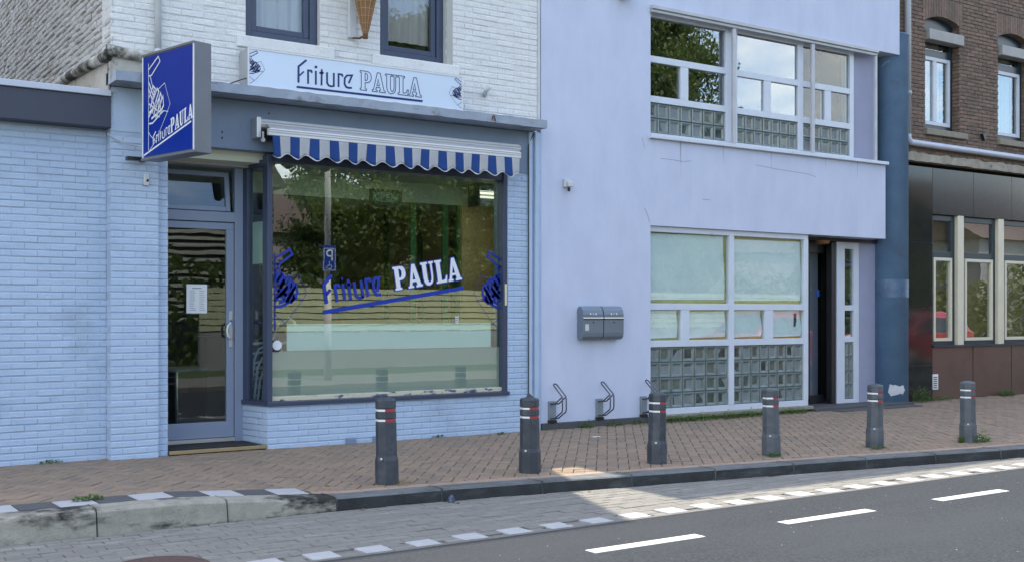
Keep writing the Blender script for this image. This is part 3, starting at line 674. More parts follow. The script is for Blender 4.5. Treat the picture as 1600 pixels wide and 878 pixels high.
# upper windows
for a, b, c, d in UW:
    mb = MB(); mb.frame(a+.002, b-.002, c+.002, d-.002, .085, .07, .15, wb=.075); f = part('upper_window', mb, 'frame_blue', shop, bevel=.006)
    mb = MB(); mb.frame(a+.09, b-.09, c+.08, d-.09, .06, .09, .14); part('sash', mb, 'frame_blue', f, bevel=.006)
    mb = MB(); mb.box(a+.15, b-.15, .115, .121, c+.14, d-.15); part('pane', mb, 'mid_glass', f)
    mb = MB(); xs = np.linspace(a+.12, b-.13, 40); vs = []
    for x in xs:
        y = .19+.012*math.sin(x*48); vs += [(x, y, c+.10+(.12 if a > 5 else 0)), (x, y, d)]
    mb.add(vs, [(i*2, i*2+2, i*2+3, i*2+1) for i in range(39)]); part('curtain', mb, 'curtain_grey', f)
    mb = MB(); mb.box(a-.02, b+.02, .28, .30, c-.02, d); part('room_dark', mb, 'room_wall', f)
    mb = MB(); mb.box(a-.10, b+.16, -.03, .069, c-.125, c-.002); part('sill', mb, 'white_brick', f, bevel=.012)
mb = MB(); mb.box(UW[1][1]+.002, UW[1][1]+.085, -.008, .06, 4.17, 5.74); part('plaster_jamb', mb, 'cream_grey', shop, bevel=.01)
mb = MB(); mb.tube([(fx(757, -.0), .0, 3.99), (fx(759, -.1), -.10, 4.02), (fx(765, -.14), -.14, 4.07)], .028, 8); part('pipe_stub', mb, 'pipe_white', shop, smooth=True)
# shop window
GY = .075
mb = MB(); fw = fx(426, 0)-WX0
mb.box(WX0, WX0+fw, .0, .14, WZ0, WZ1); mb.box(fx(787, 0), WX1, .0, .14, WZ0, WZ1); mb.box(WX0+fw, fx(787, 0), .02, .14, WZ1-.08, WZ1)
dw = part('display_window', mb, 'frame_blue', shop, bevel=.006)
mb = MB(); mb.box(WX0-.012, WX1+.012, -.035, .14, WZ0-.03, WZ0+.012); part('sill', mb, 'frame_blue', dw, bevel=.005)
mb = MB(); mb.box(WX0+fw+.001, fx(787, 0)-.001, .035, .10, WZ0+.0125, WZ0+.062); part('glazing_bead', mb, 'frame_blue_old', dw, bevel=.006)
mb = MB(); mb.box(fx(786.5, .03), fx(789.5, .03), -.006, .0, 1.55, 1.80); part('peeled_patch', mb, 'cream_paint', dw)
GX0, GX1, GZ0, GZ1 = WX0+fw+.001, fx(787, 0)-.001, WZ0+.0625, WZ1-.08
mb = MB(); mb.box(GX0, GX1, GY, GY+.008, GZ0, GZ1); part('pane', mb, 'shop_glass', dw)
mb = MB(); x0, z0 = fp(449, 548, GY); x1, z1 = fp(768, 506, GY); mb.box(x0, x1, GY+.016, GY+.018, z0, fz(449, 506, GY)); part('frosted_strip', mb, 'frost', dw)
mb = MB(); mb.box(GX0, GX1, GY+.024, GY+.026, GZ0, z0-.002); part('frosted_film', mb, 'haze_film', dw)
LY = GY-.004
def onwin(px, py): X, Z = fp(px, py, LY); return (X, LY, Z)
# lettering on the glass: local frame along the rising underline
u0 = Vector(fp(505, 488, LY)); u1 = Vector(fp(724, 450, LY)); ud = (u1-u0).normalized(); un = Vector((-ud.y, ud.x)); UL = (u1-u0).length
def tw(a, b): p = u0+ud*a+un*b; return (p.x, LY, p.y)
mb = MB(); flat(mb, ribbon2([(0, 0), (UL, 0)], .045), tw)
for st, w in FRITURE: flat(mb, ribbon2([(p*.262+.05, q*.30+.085) for p, q in st], w*.40), tw)
part('lettering_friture', mb, 'window_blue', dw)
mbw, mbo = MB(), MB(); outl, wid = paula()
def twp(a, b): return (a*.212+.90, b*.262+.10)
for gl in outl:
    fill(mbw, [[twp(*p) for p in l] for l in gl], lambda a, b: (lambda v: (v[0], v[1]-.003, v[2]))(tw(a, b)))
    for l in gl: flat(mbo, ribbon2([twp(*p) for p in l], .022, True), tw)
part('lettering_paula_outline', mbo, 'window_blue', dw); part('lettering_paula', mbw, 'print_white', dw)
# fries-cone emblems drawn on the glass
EMB = [  # strokes in a 0..1 x 0..1 cell: stick fries, fork, paper cone
 ([(0, .03), (0, 1.0)], .018), ([(0, .93), (.34, 1.05), (.40, .99), (.10, .86), (0, .86)], .02), ([(.05, .87), (.22, .62), (.10, .58)], .02), ([(0, .80), (.20, .60)], .03), ([(0, .72), (.22, .5)], .03),
 ([(.02, .62), (.16, .74), (.24, .70), (.10, .56)], .025), ([(.05, .50), (.30, .70), (.36, .66), (.12, .44)], .03), ([(.18, .42), (.42, .64), (.46, .58), (.25, .38)], .03), ([(.30, .42), (.50, .60), (.52, .50), (.36, .38)], .03),
 ([(.02, .45), (.24, .52)], .03), ([(.0, .40), (.30, .58)], .03), ([(.10, .38), (.45, .46)], .03), ([(.02, .55), (.30, .46)], .025), ([(.30, .38), (.38, .60), (.44, .42)], .03),
 ([(0, .33), (.14, .33), (.52, .44)], .022), ([(.30, .68), (.56, .74), (.74, .50), (.60, .38), (.24, .12), (.0, .02)], .010), ([(.52, .44), (.68, .42)], .010), ([(.24, .12), (.06, .20), (.0, .24)], .012)]
def emblem(mb, to3, sc=1.0, mirror=False):
    for st, w in EMB: flat(mb, ribbon2([((-p if mirror else p), q) for p, q in st], w*(sc if w > .015 else .55)), to3)
e0 = fp(428, 520, LY); eh = fz(428, 395, LY)-e0[1]
mb = MB(); emblem(mb, lambda a, b: (e0[0]+.012+a*eh*.58, LY, e0[1]+b*eh), 1.7); part('emblem', mb, 'window_blue', dw)
e1 = fp(786, 520, LY); eh1 = fz(786, 400, LY)-e1[1]
mb = MB(); emblem(mb, lambda a, b: (e1[0]-.012+a*eh1*.58, LY, e1[1]+b*eh1), 1.6, True); part('emblem', mb, 'window_blue', dw)
mb = MB(); c = fp(433, 539, LY); mb.box(c[0]-.055, c[0]+.025, LY, LY+.002, c[1]-.07, c[1]+.05); st_ = part('sticker', mb, 'dark', dw)
mb = MB(); disc(mb, c, .052, lambda a, b: (a, LY-.002, b)); part('sticker_disc', mb, 'print_white', dw)
mb = MB(); c = fp(714, 499, LY)
for k in range(4): flat(mb, ribbon2([(c[0]-.025, c[1]-.03+k*.022), (c[0], c[1]-.042+k*.022), (c[0]+.025, c[1]-.03+k*.022)], .010), lambda a, b: (a, LY, b))
part('chevron_sticker', mb, 'print_white', dw)
# return window in the recess (facing the door)
def ret(u, z, d=0.0): return (RX1-u*sa+d*ca, u*ca+d*sa, z)
def retbox(mb, u0, u1, d0, d1, z0, z1):
    P = [ret(u0, z0, d0), ret(u1, z0, d0), ret(u1, z0, d1), ret(u0, z0, d1)]; mb.add(P+[(p[0], p[1], z1) for p in P], [(0, 3, 2, 1), (4, 5, 6, 7), (0, 1, 5, 4), (1, 2, 6, 5), (2, 3, 7, 6), (3, 0, 4, 7)])
mb = MB(); retbox(mb, .40, .5, 0, .07, WZ0+.014, 3.05); retbox(mb, .0, .40, 0, .06, 2.98, 3.05); cw = part('corner_window', mb, 'frame_blue', shop, bevel=.004)
mb = MB(); retbox(mb, .0, .5, -.02, .07, WZ0-.028, WZ0+.013); part('sill', mb, 'frame_blue', cw)
mb = MB(); retbox(mb, .005, .40, .03, .036, WZ0+.014, 2.98); part('pane', mb, 'door_glass', cw)
mb = MB(); retbox(mb, .02, .36, .042, .046, fz(400, 412, .2), fz(400, 346, .2)); part('pale_poster', mb, 'green_paper', cw)
# door set: frame, leaf, transom
DY = .5; DL, DR, FR = P2-.05, fx(365.5, DY), fx(378.5, DY)
mb = MB(); mb.box(DR+.004, FR+.012, DY-.02, DY+.06, .10, 3.05); mb.box(DL, DR+.003, DY-.02, DY+.06, 2.415, 2.52); mb.box(DL, DR+.003, DY-.02, DY+.06, 2.985, 3.05)
part('door_frame', mb, 'door_paint', shop, bevel=.004)
mb = MB(); zt, zb = 2.408, .150; mb.box(DL, DR, DY, DY+.05, zb, .315); mb.box(DL, DR, DY, DY+.05, 2.335, zt); mb.box(fx(354, DY), DR, DY, DY+.05, .315, 2.335)
door = part('door', mb, 'door_paint', shop, bevel=.004)
mb = MB(); mb.box(DL, fx(354, DY), DY+.02, DY+.026, .315, 2.335); part('pane', mb, 'door_glass', door)
mb = MB(); mb.box(DL, DR, DY-.03, DY+.02, .108, .146); part('drip_bar', mb, 'alu', door)
mb = MB(); a = fx(358, DY); mb.box(a, a+.035, DY-.006, DY-.0005, 1.10, 1.48); lp = part('lock_plate', mb, 'alu', door, bevel=.004)
mb = MB(); zc = 1.27; mb.tube([(a+.016, DY-.006, zc+.075), (a-.0, DY-.05, zc+.085), (a-.035, DY-.06, zc+.05), (a-.045, DY-.06, zc), (a-.035, DY-.06, zc-.05), (a+.0, DY-.05, zc-.085), (a+.016, DY-.006, zc-.075)], .012, 8); part('handle', mb, 'alu_white', door, smooth=True)
mb = MB(); mb.box(a+.004, a+.032, DY-.009, DY-.0065, 1.345, 1.385); part('blue_sticker', mb, 'sticker_blue', door)
mb = MB(); tz0, tz1 = 2.525, 2.975; th = R(9)
def tr(x, y, z): return (x, DY+.01+(z-tz0)*math.sin(th)+y*math.cos(th), tz0+(z-tz0)*math.cos(th)-y*math.sin(th))
tb = MB(); tb.frame(DL-.02, DR-.03, tz0+.005, tz1-.02, .05, 0, .05, wb=.05); tb.v = [tr(*p) for p in tb.v]; tw_ = part('transom_window', tb, 'door_paint', shop, bevel=.004)
tb = MB(); tb.box(DL+.03, DR-.08, .02, .026, tz0+.055, tz1-.07); tb.v = [tr(*p) for p in tb.v]; part('pane', tb, 'mid_glass', tw_)
mb = MB(); mb.box(P2-.04, FR+.03, DY-.13, DY-.025, 2.99, 3.118); part('shutter_box', mb, 'cream_grey', shop, bevel=.008)
mb = MB(); mb.box(P2-.004, RX1-.006, .03, DY+.1, 0, .092); part('threshold', mb, 'near_black', shop)
mb = MB(); mb.box(P2+.02, RX0+.0, .06, DY-.05, .0925, .104); part('door_mat', mb, 'mat_rubber', shop, bevel=.004)
mb = MB(); mb.box(P2-.004, RX1-.006, .0, .029, .060, .096); part('threshold_edge', mb, 'brass', shop, bevel=.005)
# inside of the shop
mb = MB(); mb.box(PX0+.3, SX1-.06, .62, 5.4, .02, .09); mb.box(WX0+.08, SX1-.06, .16, .62, .02, WZ0-.04); part('interior_floor', mb, 'room_wall', shop)
mb = MB(); mb.prism([(.16, 3.02), (5.39, 3.02), (5.39, 3.4), (.16, 3.4)], PX0+.3, SX1-.06, 'x'); part('interior_ceiling', mb, 'room_pale', shop)
mb = MB(); mb.box(WX0+.1, SX1-.165, .80, 1.7, 2.78, 3.015); part('bulkhead', mb, 'room_pale', shop)
mb = MB(); mb.box(SX1-.16, SX1-.0605, .16, 5.39, .09, 3.02); part('interior_side_wall', mb, 'room_brown', shop)
mb = MB(); mb.box(PX0+.3, SX1-.16, 5.2, 5.39, .09, 3.02); part('interior_back_wall', mb, 'room_wall', shop)
mb = MB(); mb.box(fx(722, .70), SX1-.162, .70, .74, .09, 2.77); part('brown_partition', mb, 'room_brown', shop)
for gpx in (640, 690, 714): mb = MB(); a = fx(gpx, .78); mb.box(a, a+.07, .745, .79, .09, 2.77); part('green_post', mb, 'room_green', shop)
for k, yy in enumerate((.9, 1.7, 2.6, 3.6)):
    mb = MB(); mb.box(SX1-.185, SX1-.161, yy, yy+.12, .09, 2.9); part('green_post', mb, 'room_green', shop)
mb = MB(); mb.box(4.9, SX1-.17, 3.4, 4.1, .09, 1.15); part('counter', mb, 'room_wall', shop, bevel=.02)
mb = MB(); mb.box(5.0, SX1-.2, .5, .62, .50, .98); part('display_shelf', mb, 'room_pale', shop, bevel=.01)
# small flood opening boxes at the foot of the wall
for px in (548, 590):
    mb = MB(); X, _ = fp(px, 690, -.02); mb.box(X-.055, X+.055, -.05, -.003, .045, .115); part('vent_box', mb, 'blue_grey_paint', shop, bevel=.008)
# thin black cable and clamps beside the corner channel
mb = MB(); xc = fx(826, -.02); mb.tube([(fx(833, -.02), -.03, 3.60), (xc+.02, -.025, 3.52), (xc, -.02, 3.44), (xc, -.02, .2)], .007, 6); part('cable', mb, 'cable', shop)
for px, py in ((347, 207), (347, 216), (420, 178)):
    mb = MB(); X, Z = fp(px, py, -.004); mb.box(X-.008, X+.008, -.010, -.0045, Z-.008, Z+.008); part('screw', mb, 'near_black', shop)
ks = MB(); X, Z = fp(227.5, 282, 0); ks.box(X-.024, X+.024, -.024, -.002, Z-.055, Z+.055); kk = solo('key_switch', ks, 'alu', 'small metal key switch plate on the blue pillar under the blue sign', 'switch', (X, 0, Z), bevel=.004)
ks = MB(); ks.tube([(X+.008, -.024, Z-.01), (X+.016, -.04, Z)], .010, 8); part('key', ks, 'near_black', kk)
# ================================================================== SIGNS, AWNING AND ORNAMENTS ON THE SHOP
def depth_px(x, y):
    dx, dy = x-CAM[0], y-CAM[1]; dep = SN*dx+CN*dy; return dep, 800+FPX*(CN*dx-SN*dy)/dep
def solve(fn, target, lo, hi):
    a = fn(lo) < target
    for _ in range(50):
        m = (lo+hi)/2
        if (fn(m) < target) == a: lo = m
        else: hi = m
    return (lo+hi)/2
# --- projecting light box, turned a little towards the far end of the street
SB = Vector((fx(221, -.34), -.34)); sd = Vector((.243, -.970)); stn = Vector((.970, .243))
SLn = solve(lambda s: depth_px(*(SB+sd*s))[1], 303.5, 0, 3); STh = solve(lambda t: depth_px(*(SB+sd*SLn+stn*t))[1], 330.5, 0, 1)
dF, _ = depth_px(*(SB+sd*SLn)); zT = CAM[2]+(490-63.5)/FPX*dF; zB = CAM[2]+(490-237.6)/FPX*dF
ps = thing('projecting_sign', 'blue box sign with fries emblem sticking out above the door', 'sign', (SB.x, SB.y, zB))
def S3(u, d, z): p = SB+sd*u+stn*d; return (p.x, p.y, z)       # u outwards along the face, d into the box
def sbox(mb, u0, u1, d0, d1, z0, z1):
    P = [S3(u0, d0, z0), S3(u1, d0, z0), S3(u1, d1, z0), S3(u0, d1, z0)]; mb.add(P+[(p[0], p[1], z1) for p in P], [(0, 3, 2, 1), (4, 5, 6, 7), (0, 1, 5, 4), (1, 2, 6, 5), (2, 3, 7, 6), (3, 0, 4, 7)])
mb = MB(); sbox(mb, 0, SLn, 0.004, STh, zB, zT); part('case', mb, 'sign_grey', ps, bevel=.006)
mb = MB(); sbox(mb, .035, SLn-.02, .0, .0035, zB+.03, zT-.03); face = part('face', mb, 'sign_blue', ps)
for ua, ub in ((.018, .034), (SLn-.019, SLn-.004)): mb = MB(); sbox(mb, ua, ub, -.003, .0035, zB+.022, zT-.022); part('edge_trim', mb, 'print_white', ps)
for za in (zB, zT-.02): mb = MB(); sbox(mb, 0, SLn, -.006, .0035, za, za+.02); part('frame_bar', mb, 'sign_grey', ps)
SH = zT-zB
def onS(a, b): return S3(a*SLn, -.002, zB+b*SH)             # a,b = 0..1 over the face
mb = MB(); E0 = lambda a, b: onS(.145+a*.56, .055+b*.85)
def EMS(p, q): return E0(p, q)
for st, w in EMB: flat(mb, ribbon2([(p, q) for p, q in st], w*.8), EMS)
flat(mb, ribbon2([(.05, .045), (.95, .28)], .016), onS)
for st, w in FRITURE: flat(mb, ribbon2([(p*.128+.235, q*.115+.125+p*.033) for p, q in st], w*.135), onS)
mp = MB()
for gl in paula()[0]: fill(mp, [[(p*.098+.57, q*.135+.205+p*.0255) for p, q in l] for l in gl], onS)
part('print_emblem', mb, 'print_white', ps); part('print_lettering', mp, 'print_white', ps)
for z0, w in ((zB+.03, .035), (zT-.20, .035)):
    mb = MB(); a = Vector(S3(.05, STh*.5, z0)); mb.box(PX0+.12, a.x+.02, -.13, -.06, z0, z0+w); mb.box(a.x-.03, a.x+.03, a.y, -.005, z0+.003, z0+w-.003); part('bracket', mb, 'near_black', ps, bevel=.004)
mb = MB(); x, z = fp(172, 218, -.02); mb.tube([(x-.02, -.0, z+.05), (x+.1, -.06, z-.03), (x+.25, -.1, z-.06)], .008, 6); part('cable', mb, 'pipe_grey', ps)
# --- long fascia sign on the canopy
FSY = -.24; fx0, fx1 = fx(387, FSY), fx(723, FSY); fz0, fz1 = 3.728, 4.115
fs_ = thing('fascia_sign', 'long white light box sign with blue lettering on the canopy', 'sign', ((fx0+fx1)/2, FSY, fz0))
mb = MB(); mb.box(fx0, fx1, FSY+.004, -.012, fz0, fz1); part('case', mb, 'pipe_grey', fs_, bevel=.004)
mb = MB(); mb.box(fx0+.014, fx1-.014, FSY, FSY+.0035, fz0+.014, fz1-.014); part('face', mb, 'sign_white', fs_)
mb = MB(); mb.frame(fx0, fx1, fz0, fz1, .014, FSY-.006, FSY+.0035); part('rim', mb, 'alu_white', fs_)
def onF(px, py): X, Z = fp(px, py, FSY-.002); return (X, FSY-.002, Z)
Q = lambda x, y: (380+x/7.98, 60+y/7.98)
FST = [([(690, 557), (690, 355), (790, 275)], 26), ([(703, 468), (757, 418)], 20), ([(809, 572), (809, 405), (848, 408), (858, 435)], 24), ([(906, 583), (906, 410)], 24),
       ([(976, 592), (980, 390)], 23), ([(950, 436), (1004, 436)], 26), ([(1046, 428), (1046, 560), (1066, 592), (1100, 603), (1126, 598)], 23), ([(1130, 436), (1130, 608)], 23), ([(1189, 612), (1189, 450), (1230, 455), (1243, 482)], 23),
       ([(1316, 565), (1358, 466), (1294, 468), (1266, 500), (1264, 576), (1286, 612), (1316, 622), (1356, 622)], 23)]
mb = MB()
for st, w in FST: flat(mb, ribbon2([Q(*p) for p in st], w/7.98), onF)
disc(mb, Q(907, 362), 2.3, onF)
flat(mb, ribbon2([(463.5, 136.3), (660.3, 158.8)], 3.3), onF); part('lettering_friture', mb, 'ink_blue', fs_)
mb = MB(); bx0, bx1 = fx(562.5, FSY), fx(658, FSY); bz = fz(562.5, 141, FSY); hh = .205; tot = paula()[1]; k = (bx1-bx0)/(tot-.02)
for gl in paula()[0]:
    for l in gl: flat(mb, ribbon2([(bx0+p*k, bz+q*hh) for p, q in l], .0085, True), lambda a, b: (a, FSY-.002, b))
part('lettering_paula', mb, 'ink_blue', fs_)
def fe(x0, sgn, z0, h):
    mb = MB()
    for st, w in EMB[1:]: flat(mb, ribbon2([(p*sgn, q) for p, q in st], w*1.25), lambda a, b: (x0+a*h*.62, FSY-.002, z0+b*h*.93))
    return mb
part('emblem', fe(fx0+.018, 1, fz0+.02, .35), 'ink_blue', fs_); part('emblem', fe(fx1-.018, -1, fz0+.02, .35), 'ink_blue', fs_)
mb = MB(); mb.tube([(fx0-.20, -.16, 3.725), (fx0-.03, -.2, 3.80), (fx0+.0, -.2, 3.81)], .006, 6); part('cable', mb, 'cable', fs_)
# --- awning, wound in
ay0, ay1 = fx(407, -.13), fx(813, -.13)
aw = thing('awning', 'folded awning with blue and white striped scalloped valance over the shop window', 'awning', ((ay0+ay1)/2, -.0, 3.2))
zc = 3.425
mb = MB(); mb.prism([(-.006, zc-.10), (-.006, zc), (-.10, zc+.012), (-.145, zc-.012), (-.15, zc-.045), (-.12, zc-.075)], ay0, ay1, 'x'); part('cassette', mb, 'alu_white', aw, bevel=.004)
mb = MB(); mb.box(ay0, ay1, -.158, -.1505, zc-.030, zc-.018); part('cassette_rib', mb, 'pipe_grey', aw)
mb = MB(); mb.box(ay0-.05, ay0-.002, -.16, -.006, zc-.19, zc+.02); part('end_plate', mb, 'alu', aw, bevel=.006)
mb = MB(); mb.tube([(ay0+.03, -.12, zc-.12), (ay0+.03, -.12, zc-.20)], .012, 8); mb.tube([(ay0+.03, -.135, zc-.205), (ay0+.03, -.105, zc-.205)], .022, 10); part('crank_eye', mb, 'alu_white', aw)
mb = MB(); mb.box(ay0+.05, ay1-.02, -.10, -.01, zc-.20, zc-.11); part('roller', mb, 'near_black', aw)
BY = -.30; b0, b1 = fx(420, BY), fx(814.5, BY); zb1, zb0 = 3.318, 3.247
mb = MB(); mb.box(b0, b1, BY, BY+.05, zb0, zb1); fb = part('front_bar', mb, 'alu_white', aw, bevel=.006)
for zr_ in (.030, .052): mb = MB(); mb.box(b0, b1, BY-.005, BY-.0005, zb0+zr_, zb0+zr_+.006); part('rib', mb, 'pipe_grey', fb)
for t in (.12, .5, .88):
    mb = MB(); x = b0+(b1-b0)*t; mb.tube([(x, -.06, zc-.14), (x+.15, -.22, zb0+.03), (x+.02, BY+.02, zb0+.035)], .018, 8); part('folding_arm', mb, 'alu_white', aw)
mb = MB(); mb.prism([(-.10, zc-.02), (BY+.02, zb1+.004), (BY+.02, zb1+.001), (-.10, zc-.024)], b0+.03, b1-.01, 'x'); part('rolled_cloth', mb, 'stripe_white', aw)
# valance: blue and white stripes, each its own strip of cloth
vx0, vx1 = fx(426, BY), fx(812.5, BY); NS = 29; edges = [vx0]
bw = (vx1-vx0)/(NS*.5+.1)
n_st = 0; x = vx0; stripes = []
while x < vx1-.005:
    wd = (.104 if n_st else .078) if n_st % 2 == 0 else .114
    stripes.append((x, min(x+wd, vx1), n_st % 2)); x += wd; n_st += 1
def hem(x): return 3.045+.026*math.cos((x-vx0-.05)/.218*2*math.pi+math.pi)
def sway(x, t): return -.010*math.sin((x-vx0)/.218*2*math.pi)*t+.006*math.sin(x*5.1)*t
for a, b, c in stripes:
    for pas in range(2):
        mb = MB(); nx, nz = 8, 6; vs = []
        for i in range(nx+1):
            xx_ = a+(b-a)*i/nx; h = hem(xx_)
            for j in range(nz+1):
                t = j/nz
                if pas == 0: z = zb0+.01-(zb0+.01-h)*t
                else: z = h+.008-.010*t
                vs.append((xx_+.012*t*math.sin(xx_*9), BY+.008+sway(xx_, (1 if pas else t))-(.002 if pas else 0), z))
        k = nz+1; fs = [(i*k+j, (i+1)*k+j, (i+1)*k+j+1, i*k+j+1) for i in range(nx) for j in range(nz)]
        mb.add(vs, fs)
        o = part(('blue_stripe' if c == 0 else 'white_stripe') if pas == 0 else 'hem', mb, ('stripe_blue' if c == 0 else 'stripe_white') if pas == 0 else 'hem_white', aw, smooth=True)
        so = o.modifiers.new('thick', 'SOLIDIFY'); so.thickness = .0025
# --- ice-cream cone ornament hanging on the white wall
cxp = fp(561, 60, -.16); ic = thing('cone_ornament', 'big brown waffle ice cream cone ornament on the white wall between upper windows', 'ornament', (cxp[0], -.16, cxp[1]))
mb = MB(); H_ = 1.15
prof = [(.012, 0), (.03, .05), (.06, .17)]+[(.06+.215*t, .17+(H_-.17)*t) for t in (.25, .5, .75, 1)]
mb.lathe(prof, (cxp[0]+.03, -.25, cxp[1]), 28); part('cone', mb, 'waffle', ic, smooth=True)
mb = MB()
for k in range(14):
    z = .06+k*.075; r = np.interp(z, [p[1] for p in prof], [p[0] for p in prof])+.003
    mb.tube([(cxp[0]+.03+r*math.cos(t), -.25+r*math.sin(t), cxp[1]+z) for t in np.linspace(0, 2*math.pi, 25)], .0035, 5, cap=False)
for k in range(12):
    t = 2*math.pi*k/12; mb.tube([(cxp[0]+.03+(r+.003)*math.cos(t+z*.2), -.25+(r+.003)*math.sin(t+z*.2), cxp[1]+z) for r, z in prof], .0035, 5, cap=False)
part('waffle_ridges', mb, 'waffle_line', ic)
mb = MB(); mb.lathe([(.20, 1.14), (.30, 1.20), (.32, 1.32), (.26, 1.48), (.14, 1.58), (.03, 1.62)], (cxp[0]+.03, -.25, cxp[1]), 24); part('ice_cream', mb, 'print_white', ic, smooth=True)
bx = fx(551, -.05); mb = MB(); mb.box(bx-.045, bx+.03, -.07, -.01, cxp[1]+.02, 5.9); part('wall_bracket', mb, 'pipe_white', ic, bevel=.005)
mb = MB(); mb.tube([(bx, -.05, cxp[1]+.02), (bx+.03, -.15, cxp[1]), (cxp[0]+.03, -.25, cxp[1]+.01)], .012, 6); mb.tube([(cxp[0]+.03, -.25, cxp[1]-.02), (cxp[0]+.03, -.25, cxp[1]+.03)], .03, 8); part('rusty_bolt', mb, 'rust', ic)
# --- notice on the door glass, and things inside the window
X0, Z0 = fp(292, 489, DY); X1, _ = fp(324, 489, DY); Z1 = fz(292, 444, DY)
nt_ = thing('door_notice', 'white paper notice with small print taped inside the door glass', 'notice', (X0, DY+.012, Z0))
mb = MB(); mb.box(X0, X1, DY+.012, DY+.014, Z0, Z1); part('sheet', mb, 'print_white', nt_)
mb = MB()
for k in range(11):
    for c in (0, 1):
        a = X0+.035+c*.10; z = Z1-.07-k*.020; mb.box(a, a+random.uniform(.04, .065), DY+.0105, DY+.0118, z, z+.005)
mb.box(X0+.06, X1-.06, DY+.0105, DY+.0118, Z1-.045, Z1-.035); part('print', mb, 'ink_grey', nt_)
# insect lamp
lx0, lz0 = fp(741, 322, .45); lx1, _ = fp(778, 322, .45); lz1 = fz(741, 287, .45)
il = thing('insect_lamp', 'silver insect lamp with two lit tubes hanging inside the shop window', 'lamp', (lx0, .45, lz0))
mb = MB(); n = 10; pr = [(.45+.0, lz0), (.40, lz0+.01), (.36, lz0+.06), (.36, lz1-.10), (.39, lz1-.03), (.44, lz1), (.60, lz1), (.60, lz0)]
mb.box(lx0+.03, lx1, .44, .60, lz0, lz1); mb.prism([(.44, lz1-.09), (.37, lz1-.09), (.37, lz1-.06), (.40, lz1-.015), (.44, lz1)], lx0+.03, lx1, 'x'); part('housing', mb, 'chrome', il, bevel=.004)
for ea, eb in ((lx0, lx0+.029), (lx1+.001, lx1+.025)): mb = MB(); mb.box(ea, eb, .36, .60, lz0-.005, lz1+.004); part('end_cap', mb, 'near_black', il, bevel=.01)
for k in range(2):
    mb = MB(); z = lz0+.115+k*.045; mb.tube([(lx0+.03, .40, z), (lx1-.02, .40, z)], .012, 10); part('tube', mb, 'tube_light', il)
for k in range(4):
    mb = MB(); z = lz0+.02+k*.05-.006; mb.box(lx0+.03, lx1, .365, .372, z, z+.006); part('grille_bar', mb, 'chrome', il)
for ea in (lx0+.1, lx1-.1): mb = MB(); mb.tube([(ea, .5, lz1), (ea, .5, 3.03)], .004, 5); part('chain', mb, 'alu', il)
# open sign
ox0, oz0 = fp(578, 319, .35); ox1, _ = fp(627, 319, .35); oz1 = fz(578, 295, .35)
os_ = thing('open_sign', 'dark framed unlit open sign hanging inside the shop window', 'sign', (ox0, .35, oz0))
mb = MB(); mb.frame(ox0, ox1, oz0, oz1, .03, .34, .375); part('frame', mb, 'near_black', os_)
mb = MB(); mb.box(ox0+.03, ox1-.03, .355, .37, oz0+.03, oz1-.03); part('panel', mb, 'room_green', os_)
OPEN = [[(.0, .5), (.06, .86), (.18, .95), (.3, .86), (.36, .5), (.3, .14), (.18, .05), (.06, .14), (0, .5)], [(.5, .05), (.5, .95), (.78, .95), (.84, .74), (.78, .52), (.5, .5)], [(1.3, .95), (.98, .95), (.98, .05), (1.3, .05)], [(.98, .5), (1.22, .5)], [(1.44, .05), (1.44, .95), (1.8, .05), (1.8, .95)]]
mb = MB(); oc = (ox0+ox1)/2; ocz = (oz0+oz1)/2; ow = (ox1-ox0-.13)/1.8; oh = (oz1-oz0)*.42
for st in OPEN: flat(mb, ribbon2([(ox0+.065+p*ow, ocz-oh/2+q*oh) for p, q in st], .012), lambda a, b: (a, .353, b))
flat(mb, ribbon2([(oc+math.cos(t)*(ox1-ox0-.08)/2, ocz+math.sin(t)*(oz1-oz0-.07)/2) for t in np.linspace(0, 2*math.pi, 25)[:-1]], .008, True), lambda a, b: (a, .353, b))
part('lettering', mb, 'pipe_grey', os_)
for ea in (ox0+.05, ox1-.05): mb = MB(); mb.tube([(ea, .36, oz1), (ea, .36, 3.03)], .003, 5); part('chain', mb, 'alu', os_)
# stacked terrace chairs just inside, behind the corner window
lbls = ['lowest of the stacked terrace chairs seen through the corner window', 'second lowest of the stacked terrace chairs seen through the corner window', 'second highest of the stacked terrace chairs seen through the corner window', 'topmost of the stacked terrace chairs seen through the corner window']
for k in range(4):
    bx_, by_, bz_ = 4.60-.035*k, .70, .092+.105*k
    ch = thing('terrace_chair', lbls[k], 'chair', (bx_, by_, bz_), 'stack of aluminium terrace chairs')
    for s in (0, .46):
        mb = MB(); y = by_+s
        mb.tube([(bx_-.02, y, bz_+.0), (bx_+.0, y, bz_+.30), (bx_+.03, y, bz_+.55), (bx_+.08, y, bz_+.66), (bx_+.17, y, bz_+.70), (bx_+.40, y, bz_+.72), (bx_+.46, y, bz_+.80), (bx_+.50, y, bz_+.95)], .014, 8); part('arm_frame', mb, 'alu_white', ch, smooth=True)
        mb = MB(); mb.tube([(bx_+.42, y, bz_+.72), (bx_+.48, y, bz_+.40), (bx_+.54, y, bz_)], .013, 8); part('leg', mb, 'alu_white', ch, smooth=True)
    mb = MB(); mb.box(bx_+.03, bx_+.45, by_+.016, by_+.444, bz_+.43, bz_+.45); part('seat', mb, 'room_brown', ch, bevel=.01)
    mb = MB(); mb.box(bx_+.46, bx_+.49, by_+.016, by_+.444, bz_+.78, bz_+.90); part('backrest', mb, 'room_brown', ch, bevel=.008)
    mb = MB(); mb.tube([(bx_+.50, by_, bz_+.95), (bx_+.52, by_+.23, bz_+1.0), (bx_+.50, by_+.46, bz_+.95)], .013, 8); part('top_rail', mb, 'alu_white', ch, smooth=True)
